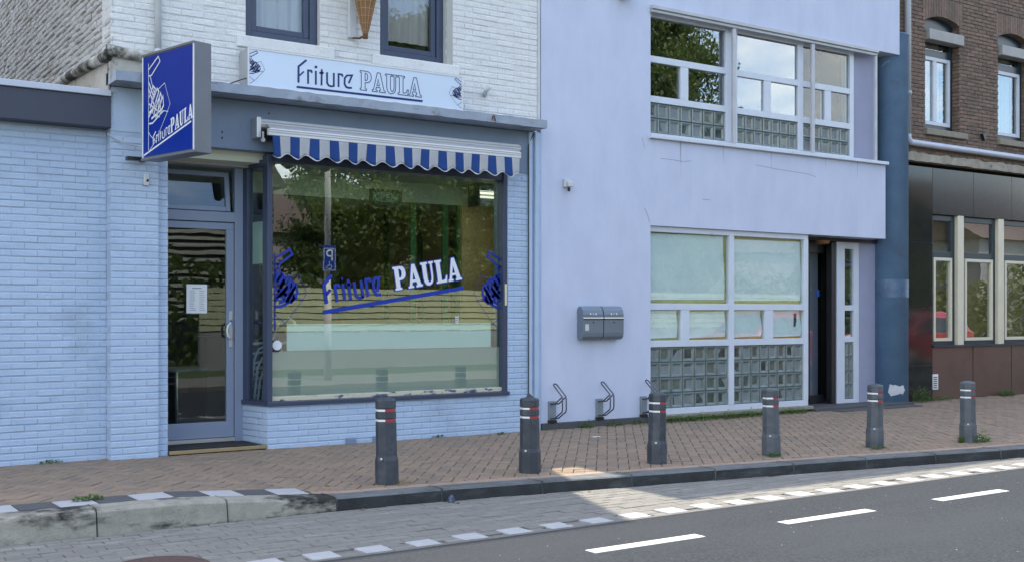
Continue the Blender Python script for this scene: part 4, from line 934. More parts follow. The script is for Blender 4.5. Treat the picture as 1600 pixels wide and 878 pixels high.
# small table inside behind the door
tb_ = thing('cafe_table', 'small round table standing inside behind the glass door', 'table', (4.05, 1.9, .092))
mb = MB(); mb.lathe([(.34, .70), (.35, .715), (.34, .73)], (4.05, 1.9, .092), 28); part('tabletop', mb, 'alu', tb_)
mb = MB(); mb.lathe([(.2, 0), (.2, .02), (.03, .04), (.022, .08), (.022, .70)], (4.05, 1.9, .092), 16); part('pedestal', mb, 'chrome', tb_)

# ================================================================== LAVENDER OFFICE BUILDING
OX1 = 14.634; BX1 = fx(1383, 0)
off = thing('office_building', 'lavender rendered building with strip windows and glass block panels', 'building', (11, 0, 0))
LWX0, LWX1 = fx(1016, 0), fx(1262, .05); LT = fz(1016, 352.5, 0); ZBT = fz(1016, 213.5, 0)
UWX0, UTOP = fx(1016, 0), fz(1016, 11, 0)
mb = MB()
mb.box(SX1+.001, LWX0, -.006, .30, .13, 9.0)                    # left pier
mb.box(LWX0, BX1, -.006, .30, LT, ZBT-.03)                      # band
mb.box(LWX0, OX1, -.006, .30, UTOP+.02, 9.0)                    # above
part('wall', mb, 'lavender', off)
x = SX1+.002
while x < LWX0-.05: mb = MB(); mb.box(x, min(x+.55, LWX0-.002), -.035, .29, -.02, .127); x += .555; part('plinth_stone', mb, 'tile_dark', off, bevel=.006)
mb = MB(); mb.box(LWX0, LWX1+.3, .02, .3, -.02, .08); part('window_plinth', mb, 'tile_dark', off)
mb = MB(); mb.box(LWX0-.02, LWX1+.02, -.045, .22, .081, .128); part('stone_ledge', mb, 'stone_sill', off, bevel=.006)
mb = MB(); mb.box(SX1+.001, OX1, .31, 8, 5.9, 9.0); mb.box(SX1+.05, OX1, 6, 8, 0, 5.9); mb.box(OX1-.4, OX1, 1.2, 6, 0, 5.9); mb.box(SX1+.05, OX1, .30, 6, 2.75, 3.55); mb.box(SX1+.05, SX1+.3, .30, 6, 0, 5.9); part('core', mb, 'room_wall', off)
# cracks and stains in the render
mb = MB()
for pts in ([(1003, 215), (1005, 224), (1007, 232)], [(1032, 248), (1050, 250), (1066, 253), (1080, 252)], [(1180, 258), (1220, 266), (1262, 272), (1275, 277)], [(1007, 325), (1012, 336), (1015, 348)], [(1098, 312), (1110, 313)]):
    mb = MB(); flat(mb, ribbon2([fp(*p, -.0075) for p in pts], .007), lambda a, b: (a, -.0075, b)); part('crack', mb, 'crack', off)
for px, py, ln, wd in ((1063, 222, 34, 2.2), (1064, 222, 60, .8), (1130, 230, 26, 1.5), (1205, 238, 30, 1.6), (1290, 246, 24, 1.4), (1340, 252, 30, 1.4)):
    mb = MB(); X, Z = fp(px, py, -.0075); L_ = ln/115; w_ = wd/230; nn = 8
    flat(mb, [((X-w_*(1-i/nn)**.5, Z-L_*i/nn), (X+w_*(1-i/nn)**.5, Z-L_*i/nn), (X+w_*(1-(i+1)/nn)**.5+.0005, Z-L_*(i+1)/nn), (X-w_*(1-(i+1)/nn)**.5-.0005, Z-L_*(i+1)/nn)) for i in range(nn)], lambda a, b: (a, -.0075, b)); part('run_mark', mb, 'run_mark', off)
# ---- lower window wall
FYa, FYb = .04, .12
def yb(px): return fx(px, FYa)
mull = (yb(1139.5), yb(1147)); rr = yb(1256); lz = dict(t=fz(1016, 362, FYa), r1t=1.588, r1b=1.502, r2t=1.102, r2b=1.017, b=.21)
mb = MB()
mb.box(LWX0+.001, LWX1, FYa, FYb, lz['t'], LT-.001); mb.box(LWX0+.001, LWX1, FYa, FYb, .129, lz['b'])
for a, b in ((mull[0], mull[1]), (rr, LWX1)): mb.box(a, b, FYa-.004, FYb, lz['b'], lz['t'])
for a, b in ((LWX0+.001, mull[0]), (mull[1], rr)): mb.box(a, b, FYa, FYb, lz['r1b'], lz['r1t']); mb.box(a, b, FYa, FYb, lz['r2b'], lz['r2t'])
sm = [(yb(1064.5), yb(1077.5)), (yb(1195.5), yb(1208.5))]
for a, b in sm: mb.box(a, b, FYa+.003, FYb, lz['r2t'], lz['r1b'])
lw = part('ground_floor_window', mb, 'frame_white', off, bevel=.004)
panes = [(LWX0+.001, mull[0], lz['r1t'], lz['t'], (.0, .055, .05, .0)), (mull[1], rr, lz['r1t'], lz['t'], (0, .02, .045, .025)),
         (LWX0+.001, sm[0][0], lz['r2t'], lz['r1b'], (0, .035, .03, .0)), (sm[0][1], mull[0], lz['r2t'], lz['r1b'], (0, .035, .03, .01)), (mull[1], sm[1][0], lz['r2t'], lz['r1b'], (0, .035, .03, .0)), (sm[1][1], rr, lz['r2t'], lz['r1b'], (0, .02, .025, 0))]
for a, b, c, d, ins in panes:
    mb = MB(); mb.box(a, b, FYa+.03, FYa+.036, c, d); part('pane', mb, 'paper_glass', lw)
    mb = MB(); nx, nz = 14, 10; vs = []
    jx = random.uniform(.3, 1)
    for i in range(nx+1):
        for j in range(nz+1):
            u, v = i/nx, j/nz
            X = a+(b-a-ins[1])*u+ (0 if i < nx else .015*math.sin(v*5)); Z = c+ins[2]*(1+.5*(u-.5)*jx)+(d-c-ins[2]-ins[3])*v-(0.012 if j == nz else 0)
            vs.append((X, FYa+.05+.005*math.sin(u*9+v*4+jx*8)+random.uniform(-.0015, .0015), Z))
    k = nz+1; mb.add(vs, [(i*k+j, (i+1)*k+j, (i+1)*k+j+1, i*k+j+1) for i in range(nx) for j in range(nz)]); part('paper_sheet', mb, 'paper', lw, smooth=True)
    mb = MB(); mb.box(a+.001, b-.001, FYa+.060, FYb-.002, c+.001, d-.001); part('olive_backing', mb, 'tape', lw)
X, Z = fp(1246, 499, FYa); mb = MB(); mb.box(X-.03, X+.03, FYa+.045, FYa+.05, Z-.10, Z+.09); part('dark_sticker', mb, 'near_black', lw)
# glass blocks
def block_mesh(w, h):
    mb = MB(); d = .05; a, b = w/2, h/2; i1, i2 = .020, .040
    def ring(ins, y): return [(-a+ins, y, -b+ins), (a-ins, y, -b+ins), (a-ins, y, b-ins), (-a+ins, y, b-ins)]
    vs = ring(0, d)+ring(0, .006)+ring(.006, 0)+ring(i1, .002)+ring(i2, .022)
    fs = [(k*4+i, k*4+(i+1) % 4, (k+1)*4+(i+1) % 4, (k+1)*4+i) for k in range(4) for i in range(4)]+[(16, 17, 18, 19)]
    mb.add(vs[:], fs); mb.m = [0]*16+[1]; me = mb.mesh('glass_block'); putmats(me, ['block_rim', 'block_core']); return me
def block_panel(parent, x0, x1, z0, z1, nx, nz, yf, rails=True):
    mb = MB(); mb.box(x0+.001, x1-.001, yf+.022, yf+.06, z0+.001, z1-.001); back = part('block_joints', mb, 'block_mortar', parent)
    pw, ph = (x1-x0)/nx, (z1-z0)/nz; me = block_mesh(pw-.010, ph-.010)
    for i in range(nx):
        for j in range(nz):
            o = bpy.data.objects.new('glass_block', me); COL.objects.link(o); o.parent = parent; g = ORG[parent.name]
            o.location = (x0+(i+.5)*pw-g[0], yf+random.uniform(-.002, .002)-g[1], z0+(j+.5)*ph-g[2]); o.rotation_euler = (random.uniform(-.012, .012), 0, random.uniform(-.015, .015))
block_panel(lw, LWX0+.002, mull[0], lz['b'], lz['r2b'], 7, 4, FYa+.02); block_panel(lw, mull[1], rr, lz['b'], lz['r2b'], 8, 4, FYa+.02)
# ---- entrance recess
ER = fx(1308, .35); EX1 = fx(1364, .2)
mb = MB(); mb.box(LWX1+.001, EX1+.6, -.10, 1.6, -.02, .09); mb.box(LWX1+.3, EX1+.5, -.34, -.101, -.02, .06); part('entrance_step', mb, 'tile_dark', off, bevel=.006)
mb = MB(); mb.box(LWX1+.001, ER+2, .301, 1.6, LT-.05, LT); part('entrance_ceiling', mb, 'near_black', off)
SY = .34; sl0, sl1, sl2, sl3 = fx(1308, SY), fx(1320, SY), fx(1334, SY), fx(1342, SY)
mb = MB(); mb.box(sl0, sl1, SY, SY+.08, .09, LT-.051); mb.box(sl2, sl3, SY, SY+.08, .09, LT-.051)
for z0, z1 in ((.09, .15), (1.02, 1.10), (1.50, 1.58), (LT-.15, LT-.051)): mb.box(sl1, sl2, SY+.002, SY+.08, z0, z1)
sl = part('side_light', mb, 'frame_white', off, bevel=.004)
for z0, z1 in ((1.10, 1.50), (1.58, LT-.15)):
    mb = MB(); mb.box(sl1, sl2, SY+.03, SY+.036, z0, z1); part('pane', mb, 'upper_glass', sl)
block_panel(sl, sl1+.001, sl2-.001, .151, 1.019, 2, 4, SY+.01)
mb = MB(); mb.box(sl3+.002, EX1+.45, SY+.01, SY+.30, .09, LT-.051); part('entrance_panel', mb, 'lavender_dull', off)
# dark door set back in the recess, standing ajar
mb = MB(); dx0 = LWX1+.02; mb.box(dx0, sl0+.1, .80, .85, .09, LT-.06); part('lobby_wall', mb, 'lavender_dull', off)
mb = MB(); mb.box(dx0+.02, dx0+.10, .50, .58, .09, LT-.06); mb.box(sl0-.10, sl0-.002, .36, .46, .09, LT-.06); mb.box(dx0+.10, sl0-.10, .50, .56, LT-.22, LT-.06); ed = part('entrance_door', mb, 'near_black', off, bevel=.004)
mb = MB(); mb.box(dx0+.42, dx0+.56, .52, .56, .09, LT-.22); mb.box(dx0+.1, sl0-.1, .52, .56, .10, .22); part('door_leaf', mb, 'near_black', ed)
mb = MB(); mb.box(dx0+.1, sl0-.1, .545, .55, .22, LT-.22); part('pane', mb, 'mid_glass', ed)
X, Z = fp(1277, 458, .515); mb = MB(); mb.box(X-.02, X+.04, .51, .516, Z-.05, Z+.05); part('blue_sticker', mb, 'sticker_blue', ed)
X, Z = fp(1300, 373, .1); mb = MB(); mb.lathe([(.02, 0), (.09, .01), (.11, .035), (.11, .06)], (X, .28, LT-.052-.06), 16); part('ceiling_lamp', mb, 'waffle', off)
# ---- upper strip window
VY = .07
def yu(px): return fx(px, VY)
m1 = (yu(1134), yu(1142)); m1b = (yu(1143), yu(1152)); m2 = (yu(1247), yu(1255)); m3 = yu(1328); r3 = yu(1334)
zr = dict(bb=3.80, bt=4.199, r2t=4.284, r1b=4.72, r1t=4.805, top=UTOP-.10)
mb = MB(); mb.box(LWX0+.001, r3, VY, VY+.09, zr['top'], UTOP+.018); mb.box(LWX0+.001, r3, VY, VY+.09, ZBT+.02, zr['bb'])
mb.box(m1[0], m1b[1], VY-.003, VY+.09, zr['bb'], zr['top']); mb.box(m2[0], m2[1], VY-.003, VY+.09, zr['bb'], zr['top']); mb.box(m3, r3, VY-.003, VY+.09, zr['bb'], zr['top'])
bays = [(LWX0+.001, m1[0]), (m1b[1], m2[0]), (m2[1], m3)]
for a, b in bays: mb.box(a, b, VY, VY+.09, zr['bt'], zr['r2t']); mb.box(a, b, VY, VY+.09, zr['r1b'], zr['r1t'])
sps = [(yu(1064), yu(1076)), (yu(1194), yu(1205)), (yu(1289), yu(1299))]
for a, b in sps: mb.box(a, b, VY+.003, VY+.09, zr['r2t'], zr['r1b'])
uw = part('upper_strip_window', mb, 'frame_white', off, bevel=.004)
for (a, b), (s0, s1) in zip(bays, sps):
    for x0, x1, z0, z1 in ((a, b, zr['r1t'], zr['top']), (a, s0, zr['r2t'], zr['r1b']), (s1, b, zr['r2t'], zr['r1b'])):
        mb = MB(); mb.box(x0, x1, VY+.03, VY+.036, z0, z1); part('pane', mb, 'upper_glass' if a < 12 else 'mid_glass', uw)
block_panel(uw, bays[0][0], bays[0][1], zr['bb'], zr['bt'], 7, 2, VY+.02); block_panel(uw, bays[1][0], bays[1][1], zr['bb'], zr['bt'], 7, 2, VY+.02); block_panel(uw, bays[2][0], bays[2][1], zr['bb'], zr['bt'], 5, 2, VY+.02)
mb = MB(); mb.box(LWX0-.03, BX1+.02, -.06, .069, ZBT-.029, ZBT+.018); part('sill', mb, 'frame_white', off, bevel=.006)
mb = MB(); mb.box(LWX0-.01, fx(1372, -.05), -.07, -.007, UTOP-.035, UTOP+.015); mb.box(LWX0-.01, fx(1372, -.05), -.045, -.007, UTOP-.075, UTOP-.037); part('top_rail', mb, 'rail_grey', off, bevel=.006)
for gpx in (1147.5, 1270.5, 1369): mb = MB(); a = fx(gpx, -.03); mb.box(a-.03, a+(.03 if gpx < 1300 else .02), -.04, .0, ZBT+.02, UTOP-.08); part('guide_post', mb, 'rail_grey', off, bevel=.006)
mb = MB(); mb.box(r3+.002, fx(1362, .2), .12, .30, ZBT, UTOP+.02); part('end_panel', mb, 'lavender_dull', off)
mb = MB(); mb.box(LWX0+.02, OX1-.41, 1.6, 1.7, 3.56, 5.89); part('room_wall', mb, 'room_wall', off)
# ---- round blue column
ccx = (fx(1363, .27)+fx(1418, .27))/2; ccy = .27; cr = .272; ct = fz(1393, 60, .27)
mb = MB(); mb.lathe([(cr, 0), (cr, ct-.02), (cr+.012, ct-.015), (cr+.012, ct), (cr-.02, ct+.01)], (ccx, ccy, .02), 48); cl = part('round_column', mb, 'column_blue', off, smooth=False)
for p in cl.data.polygons: p.use_smooth = len(p.vertices) == 4
def onC(px, py):      # pixel -> point on the column front
    d = ray(px, py); ox, oy = CAM[0]-ccx, CAM[1]-ccy; A = d[0]**2+d[1]**2; B = ox*d[0]+oy*d[1]; Cc = ox*ox+oy*oy-(cr+.003)**2
    t = (-B-math.sqrt(max(0, B*B-A*Cc)))/A; return (CAM[0]+d[0]*t, CAM[1]+d[1]*t, CAM[2]+d[2]*t)
mb = MB(); pts = [(1387, 612), (1390, 600), (1397, 601), (1404, 603), (1412, 602), (1414, 608), (1410, 615), (1400, 616), (1392, 619)]
cen = (1400, 609); pts = [(x+random.uniform(-1, 1), y+random.uniform(-1, 1)) for x, y in pts for _ in (0, 1)]; npt = len(pts)
vs = [onC(*cen)]+[onC(cen[0]+(x-cen[0])*t, cen[1]+(y-cen[1])*t) for t in (.25, .5, .75, 1) for x, y in pts]
mb.add(vs, [(0, i+1, (i+1) % npt+1) for i in range(npt)]+[(1+k*npt+i, 1+(k+1)*npt+i, 1+(k+1)*npt+(i+1) % npt, 1+k*npt+(i+1) % npt) for k in range(3) for i in range(npt)]); part('peeled_paint', mb, 'peeled', cl)
for pp, mm in (([(1368, 437), (1380, 434), (1395, 436), (1412, 438), (1412, 462), (1390, 464), (1370, 462)], 'near_grey'), ):
    pass
mb = MB()
for s in ([(1377, 84), (1381, 78), (1386, 70)], [(1377, 105), (1384, 98), (1390, 96)], [(1394, 62), (1396, 75)], [(1400, 64), (1401, 70)]):
    for a, b in zip(s, s[1:]):
        A, B = Vector(onC(*a)), Vector(onC(*b)); mb.tube([A, B], .004, 4)
part('scratch', mb, 'peeled', cl)
zc0, zc1 = fz(1390, 464, 0), fz(1390, 436, 0); mb = MB(); mb.lathe([(cr-.01, zc0-.012), (cr+.004, zc0), (cr+.005, zc1), (cr-.01, zc1+.01)], (ccx, ccy, 0), 48); part('worn_collar', mb, 'collar', cl)
# security lamp at the top edge, white wall sensor
X, Z = fp(978, -6, -.1); mb = MB(); mb.box(X-.05, X+.05, -.14, -.008, Z-.02, Z+.08); mb.lathe([(.05, -.03), (.06, 0), (.05, .04)], (X+.05, -.16, Z), 12)
solo('flood_lamp', mb, 'near_black', 'small black flood lamp high on the lavender wall at the top edge', 'lamp', (X, 0, Z), bevel=.004)
X, Z = fp(886, 287, -.03); se = thing('wall_sensor', 'small white motion sensor on the lavender wall', 'sensor', (X, 0, Z))
mb = MB(); mb.box(X-.05, X+.05, -.05, -.007, Z-.05, Z+.055); part('box', mb, 'plastic_white', se, bevel=.012)
mb = MB(); mb.box(X-.02, X+.055, -.085, -.051, Z-.045, Z+.02); part('head', mb, 'plastic_white', se, bevel=.01)
mb = MB(); mb.box(X-.008, X+.022, -.075, -.045, Z-.10, Z-.051); part('eye', mb, 'near_black', se, bevel=.008)
# ---- two letterboxes
mw = (fx(975, -.13)-fx(911, -.13))/2; mz0, mz1 = 1.128, 1.545; MBX = fx(911, -.13)
prof = [(-.007, mz0+.03), (-.025, mz0+.005), (-.06, mz0), (-.10, mz0+.01), (-.128, mz0+.045), (-.135, mz0+.09), (-.135, mz1-.10), (-.122, mz1-.05), (-.09, mz1-.01), (-.05, mz1), (-.02, mz1-.02), (-.007, mz1-.06)]
for k, lb in enumerate(('grey wall letterbox with a small pale sticker, nearer the shop', 'plain grey wall letterbox nearer the glass block window')):
    a, b = MBX+k*(mw+.004), MBX+k*(mw+.004)+mw-.012
    m_ = thing('letterbox', lb, 'letterbox', ((a+b)/2, 0, mz0), 'letterboxes on the lavender wall')
    mb = MB(); mb.prism(prof, a, b, 'x'); part('body', mb, 'mailbox', m_, bevel=.003)
    mb = MB(); mb.box(a+.002, b-.002, -.147, -.1355, mz1-.155, mz1-.138); part('chrome_strip', mb, 'alu_white', m_, bevel=.002)
    mb = MB(); mb.box(a, b, -.1385, -.1355, mz1-.168, mz1-.156); part('slot', mb, 'dark', m_)
    mb = MB(); c = (a+b)/2; mb.tube([(c, -.136, mz1-.20), (c, -.141, mz1-.20)], .009, 10); part('lock', mb, 'near_black', m_)
    mb = MB()
    for q in (-.042, 0, .042): disc(mb, (c+q, mz1-.095), .010 if q else .006, lambda u, v: (u, -.1365, v), 10)
    mb.v = [(x, -.1365+(z-(mz1-.10))*.25, z) for x, y, z in mb.v]; part('emblem', mb, 'print_white', m_)
    if k == 0: mb = MB(); mb.box(a+.03, a+.085, -.1375, -.1355, mz1-.30, mz1-.22); part('sticker', mb, 'plastic_white', m_)
# ---- wheel racks on the wall
for px, lb in ((863, 'wall mounted bicycle wheel rack nearest the shop corner'), (937, 'wall mounted bicycle wheel rack below the letterboxes'), (1006, 'wall mounted bicycle wheel rack beside the glass blocks, half behind a bollard')):
    X = fx(px, -.03); Z0 = .135; t = thing('wheel_rack', lb, 'bicycle rack', (X, 0, Z0), 'bicycle wheel racks')
    mb = MB(); mb.box(X-.05, X+.05, -.040, -.007, Z0+.03, Z0+.26); part('wall_plate', mb, 'rack_plate', t, bevel=.004)
    mb = MB(); mb.box(X-.055, X+.055, -.05, -.007, Z0, Z0+.028); part('foot', mb, 'near_black', t)
    for s in (-.028, .028):
        mb = MB(); mb.tube([(X+s, -.04, Z0+.05), (X+s, -.12, Z0+.06), (X+s, -.26, Z0+.14), (X+s, -.275, Z0+.17), (X+s, -.275, Z0+.30), (X+s, -.265, Z0+.33), (X+s, -.10, Z0+.45), (X+s*.7, -.085, Z0+.465)], .0085, 8); part('loop_tube', mb, 'rack_tube', t, smooth=True)
        mb = MB(); mb.tube([(X+s, -.268, Z0+.325), (X+s, -.13, Z0+.235), (X+s, -.04, Z0+.225)], .0085, 8); part('brace', mb, 'rack_tube', t, smooth=True)
    mb = MB(); mb.tube([(X-.02, -.085, Z0+.465), (X, -.08, Z0+.472), (X+.02, -.085, Z0+.465)], .0085, 8); part('top_bend', mb, 'rack_tube', t, smooth=True)

# ================================================================== BROWN BRICK HOUSE (right)
HY_ = .30; HX0 = fx(1420, HY_)
ho = thing('brick_house', 'brown brick house with dark marble ground floor at the right edge', 'building', (18, HY_, 0))
LZ0, LZ1 = 3.875, 4.02
mb = MB(); mb.box(OX1+.01, 30, HY_+.012, HY_+.30, LZ1, 8.8)
# openings in the brick wall
ow = [(fx(1446, HY_), fx(1505, HY_), 4.44, 6.30), (fx(1560, HY_), fx(1619, HY_), 4.44, 6.30), (fx(1660, HY_), fx(1720, HY_), 4.44, 6.30)]
ow = [(a, a+.92, c, d) for a, b, c, d in ow]
mb = MB(); xs = [OX1+.01]+[v for w in ow for v in w[:2]]+[30]
for i in range(0, len(xs), 2): mb.box(xs[i], xs[i+1], HY_+.012, HY_+.30, 4.44, 6.30)
mb.box(OX1+.01, 30, HY_+.012, HY_+.30, LZ1, 4.439); mb.box(OX1+.01, 30, HY_+.012, HY_+.30, 6.301, 9.6); hw = part('brick_wall', mb, 'brown_mortar', ho)
mb = MB(); joined_bricks(mb, brick_layout(OX1+.015, 21.5, LZ1+.01, 7.2, .205, .050, .0115, holes=[(a-.001, b+.001, c, d+.28) for a, b, c, d in ow]), HY_, .050, .02, .005, .003, .004)
for a, b, c, d in ow:                                           # shallow brick arches
    n = 15; R_ = 1.1; cx_ = (a+b)/2; hwid = (b-a)/2
    for i in range(n):
        xx0 = a-.06+(b-a+.12)*i/n; xx1 = xx0+(b-a+.12)/n-.008; arch = lambda x: d-.10+.10*(1-((x-cx_)/hwid)**2)
        z0, z1 = arch(xx0), arch(xx1); mb.add([(xx0, HY_-.002, z0), (xx1, HY_-.002, z1), (xx1, HY_-.002, d+.28), (xx0, HY_-.002, d+.28), (xx0, HY_+.2, z0), (xx1, HY_+.2, z1), (xx1, HY_+.2, d+.28), (xx0, HY_+.2, d+.28)], [(0, 1, 2, 3), (0, 4, 5, 1), (1, 5, 6, 2), (3, 7, 4, 0)], random.uniform(.01, 1))
part('brick', mb, 'brown_brick', hw, kind='stuff')
for i, (a, b, c, d) in enumerate(ow):
    # brick reveal on the right side of the opening
    mb = MB(); joined_bricks(mb, brick_layout(HY_+.004, HY_+.18, c+.01, d, .12, .050, .0115), b-.012, .05, .02, swap=lambda x, y, z: (y, x, z)); part('brick', mb, 'brown_brick', hw, kind='stuff')
    y0 = HY_+.14
    mb = MB(); mb.frame(a+.001, b-.014, c+.001, d, .07, y0, y0+.07, wb=.10); zm = c+1.22; mb.box(a+.071, b-.084, y0, y0+.07, zm, zm+.12); w = part('upper_window', mb, 'teal_dark', ho, bevel=.004)
    mb = MB(); mb.frame(a+.071, b-.084, c+.101, zm-.001, .06, y0-.012, y0+.05); 
    if i == 0: cx_ = (a+b)/2-.03; mb.box(cx_-.045, cx_+.045, y0-.012, y0+.05, c+.162, zm-.062)
    part('sash', mb, 'frame_white', w, bevel=.004)
    mb = MB(); mb.box(a+.131, b-.144, y0+.02, y0+.026, c+.16, zm-.06); part('pane', mb, 'upper_glass', w); mb = MB(); mb.box(a+.071, b-.084, y0+.03, y0+.036, zm+.12, d-.07); part('pane', mb, 'upper_glass', w)
    mb = MB(); xs_ = np.linspace(a+.08, b-.22, 40); vs = []
    for x in xs_: y = y0+.12+.015*math.sin(x*60); vs += [(x, y, c+.1), (x, y, d-.1)]
    mb.add(vs, [(k*2, k*2+2, k*2+3, k*2+1) for k in range(39)]); part('curtain', mb, 'curtain', w, smooth=True)
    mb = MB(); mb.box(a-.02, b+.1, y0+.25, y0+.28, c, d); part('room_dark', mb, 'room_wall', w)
    mb = MB(); mb.box(a+.071, b-.084, y0-.01, y0+.02, d-.36, d-.001); part('head_panel', mb, 'teal_dark', w)
    mb = MB(); zs = d-.42; mb.box(a+.03, b+.03, HY_-.06, HY_+.13, zs, zs+.17); part('blind_box', mb, 'shutter_box', w, bevel=.008)
    mb = MB(); mb.box(a-.03, b+.14, HY_-.06, y0-.001, c-.10, c-.002); part('sill', mb, 'stone_sill', w, bevel=.008)
mb = MB(); mb.box(OX1+.012, 30, HY_+.30, 9, 0, 9.6); part('core', mb, 'room_wall', ho)
# worn stone ledge
vs = []; xs = np.linspace(fx(1418, HY_-.08), 26, 120)
for x in xs: vs += [(x, HY_+.05, LZ0), (x, HY_-.10+random.uniform(-.01, .004), LZ0+random.uniform(-.008, .008)), (x, HY_-.10+random.uniform(-.004, .014), LZ1+random.uniform(-.03, .004)), (x, HY_+.05, LZ1+.005)]
mb = MB(); mb.add(vs, [(i*4+j, i*4+(j+1) % 4, (i+1)*4+(j+1) % 4, (i+1)*4+j) for i in range(119) for j in range(4)]+[(0, 1, 2, 3)]); part('stone_ledge', mb, 'worn_stone', ho)
# dark marble slabs
mx1 = fx(1457, HY_); HB = fz(1457, 335, HY_)
for z0, z1 in ((.03, .62), (.625, 1.55), (1.555, 2.6), (2.605, LZ0-.06)):
    mb = MB(); mb.box(HX0-.35, mx1, HY_-.0, HY_+.29, z0, z1); part('marble_slab', mb, 'black_marble', ho, bevel=.003)
x = mx1+.003
while x < 25:
    mb = MB(); mb.box(x, x+1.10, HY_-.0, HY_+.2, HB+.004, LZ0-.06); part('marble_slab', mb, 'grey_marble', ho, bevel=.003)
    mb = MB(); mb.box(x, x+1.08, HY_-.0, HY_+.2, .03, .905); part('plinth_slab', mb, 'brown_marble', ho, bevel=.003); x += 1.105
gx = fx(1462, HY_-.02); mb = MB(); mb.box(gx-.06, gx+.08, HY_-.012, HY_-.0005, .22, .47); vg = part('vent_grille', mb, 'print_white', ho, bevel=.003)
for k in range(6): mb = MB(); mb.box(gx-.05, gx+.05, HY_-.0155, HY_-.0125, .245+k*.033, .260+k*.033); part('slat_gap', mb, 'near_black', vg)
# shop-front windows with cream posts
wx = mx1; posts = [fx(1501.5, HY_), fx(1564.5, HY_)]; posts += [posts[-1]+(posts[1]-posts[0])*(k+1) for k in range(4)]
zt, zb, zmid = HB, .94, fz(1530, 405, HY_)
prev = wx+.004
for i, p in enumerate(posts):
    a, b = prev, p-.085
    mb = MB(); mb.frame(a, b, zb, zt, .09, HY_+.06, HY_+.14, wb=.06); mb.box(a+.09, b-.09, HY_+.06, HY_+.14, zmid, zmid+.10); w = part('ground_floor_window', mb, 'teal_dark', ho, bevel=.004)
    mb = MB(); mb.frame(a+.092, b-.092, zb+.062, zmid-.002, .05, HY_+.04, HY_+.11); part('sash', mb, 'cream_paint', w, bevel=.004)
    mb = MB(); mb.box(a+.142, b-.142, HY_+.08, HY_+.086, zb+.11, zmid-.05); part('pane', mb, 'upper_glass', w); mb = MB(); mb.box(a+.09, b-.09, HY_+.09, HY_+.096, zmid+.10, zt-.09); part('pane', mb, 'upper_glass', w)
    mb = MB(); mb.box(p-.083, p+.083, HY_+.0, HY_+.14, zb-.01, zt+.02); part('post', mb, 'cream_paint', ho, bevel=.006); prev = p+.085
mb = MB(); mb.box(wx, 25, HY_+.22, HY_+.28, .9, 3.0); part('room_dark', mb, 'room_brown', ho)
mb = MB(); mb.box(wx+.002, prev+.5, HY_-.03, HY_+.059, .907, .938); part('window_sill', mb, 'teal_dark', ho)
# drainpipe: down the corner, then along above the ledge
pxx = fx(1420, HY_-.07); bz_ = fz(1424, 222, HY_-.07); mb = MB()
mb.tube([(pxx-.03, HY_-.07, 8.0), (pxx-.02, HY_-.07, bz_+.12)], .052, 14); mb.tube([(pxx-.02, HY_-.07, bz_+.72), (pxx-.02, HY_-.07, bz_+.80)], .060, 14); part('downpipe', mb, 'pipe_grey', ho, smooth=True)
mb = MB(); mb.tube([(pxx-.02, HY_-.07, bz_+.13), (pxx-.015, HY_-.07, bz_+.05), (pxx+.04, HY_-.07, bz_-.005), (pxx+.2, HY_-.07, bz_-.01), (26, HY_-.07, bz_-.06)], .05, 14); part('horizontal_pipe', mb, 'pipe_pale', ho, smooth=True)
X, Z = fp(1536, 212, HY_-.02); mb = MB(); mb.prism([(X-.06, Z+.02), (X+.10, Z+.06), (X+.0, Z-.10)], HY_-.06, HY_-.004, 'y'); part('iron_bracket', mb, 'near_black', ho)
# ================================================================== STREET FURNITURE
BH_ = .69
def bollard_parts():
    n = 8; ph = math.pi/8
    body = MB(); body.lathe([(.100, 0), (.100, .20), (.090, .235), (.088, .50), (.083, .505), (.083, .530), (.088, .535), (.088, .580), (.083, .585), (.083, .610), (.088, .615), (.088, .672), (.080, .686), (.0, .700)][:-1]+[(.02, .700)], (0, 0, 0), n, ph=ph)
    bm = body.mesh('post'); putmats(bm, 'bollard'); bw = body.mesh('post'); putmats(bw, 'bollard_worn'); bm = (bm, bw)
    bands = []
    for z in (.509, .589):
        for m, s0, s1 in (('tape_white', 0, 6), ('tape_red', 6, 8)):
            mb = MB()
            for k in range(s0, s1):
                t0, t1 = 2*math.pi*k/n+ph, 2*math.pi*(k+1)/n+ph; r = .0845
                mb.add([(r*math.cos(t0), r*math.sin(t0), z), (r*math.cos(t1), r*math.sin(t1), z), (r*math.cos(t1), r*math.sin(t1), z+.017), (r*math.cos(t0), r*math.sin(t0), z+.017)], [(0, 1, 2, 3)])
            me = mb.mesh('band'); putmats(me, m); bands.append(('white_band' if m == 'tape_white' else 'red_band', me))
    bt = MB(); bt.lathe([(.012, .0), (.012, .008), (.004, .012)], (0, 0, 0), 8); btm = bt.mesh('bolt'); putmats(btm, 'alu')
    return bm, bands, btm
bm, bands, btm = bollard_parts()
BP = [((610, 757), 'dark grey octagonal bollard with red and white bands in front of the shop window', -.02), ((834, 739), 'black octagonal bollard with a torn cap in front of the shop corner', .0), ((1033, 725), 'dark bollard standing in front of the last wheel rack', 0), ((1212, 712), 'grey bollard in front of the second glass block panel', .0), ((1374, 700), 'weathered grey bollard in front of the blue round column', .0), ((1520, 691), 'pale weathered bollard with weeds at its foot, farthest right', .0)]
BPOS = []
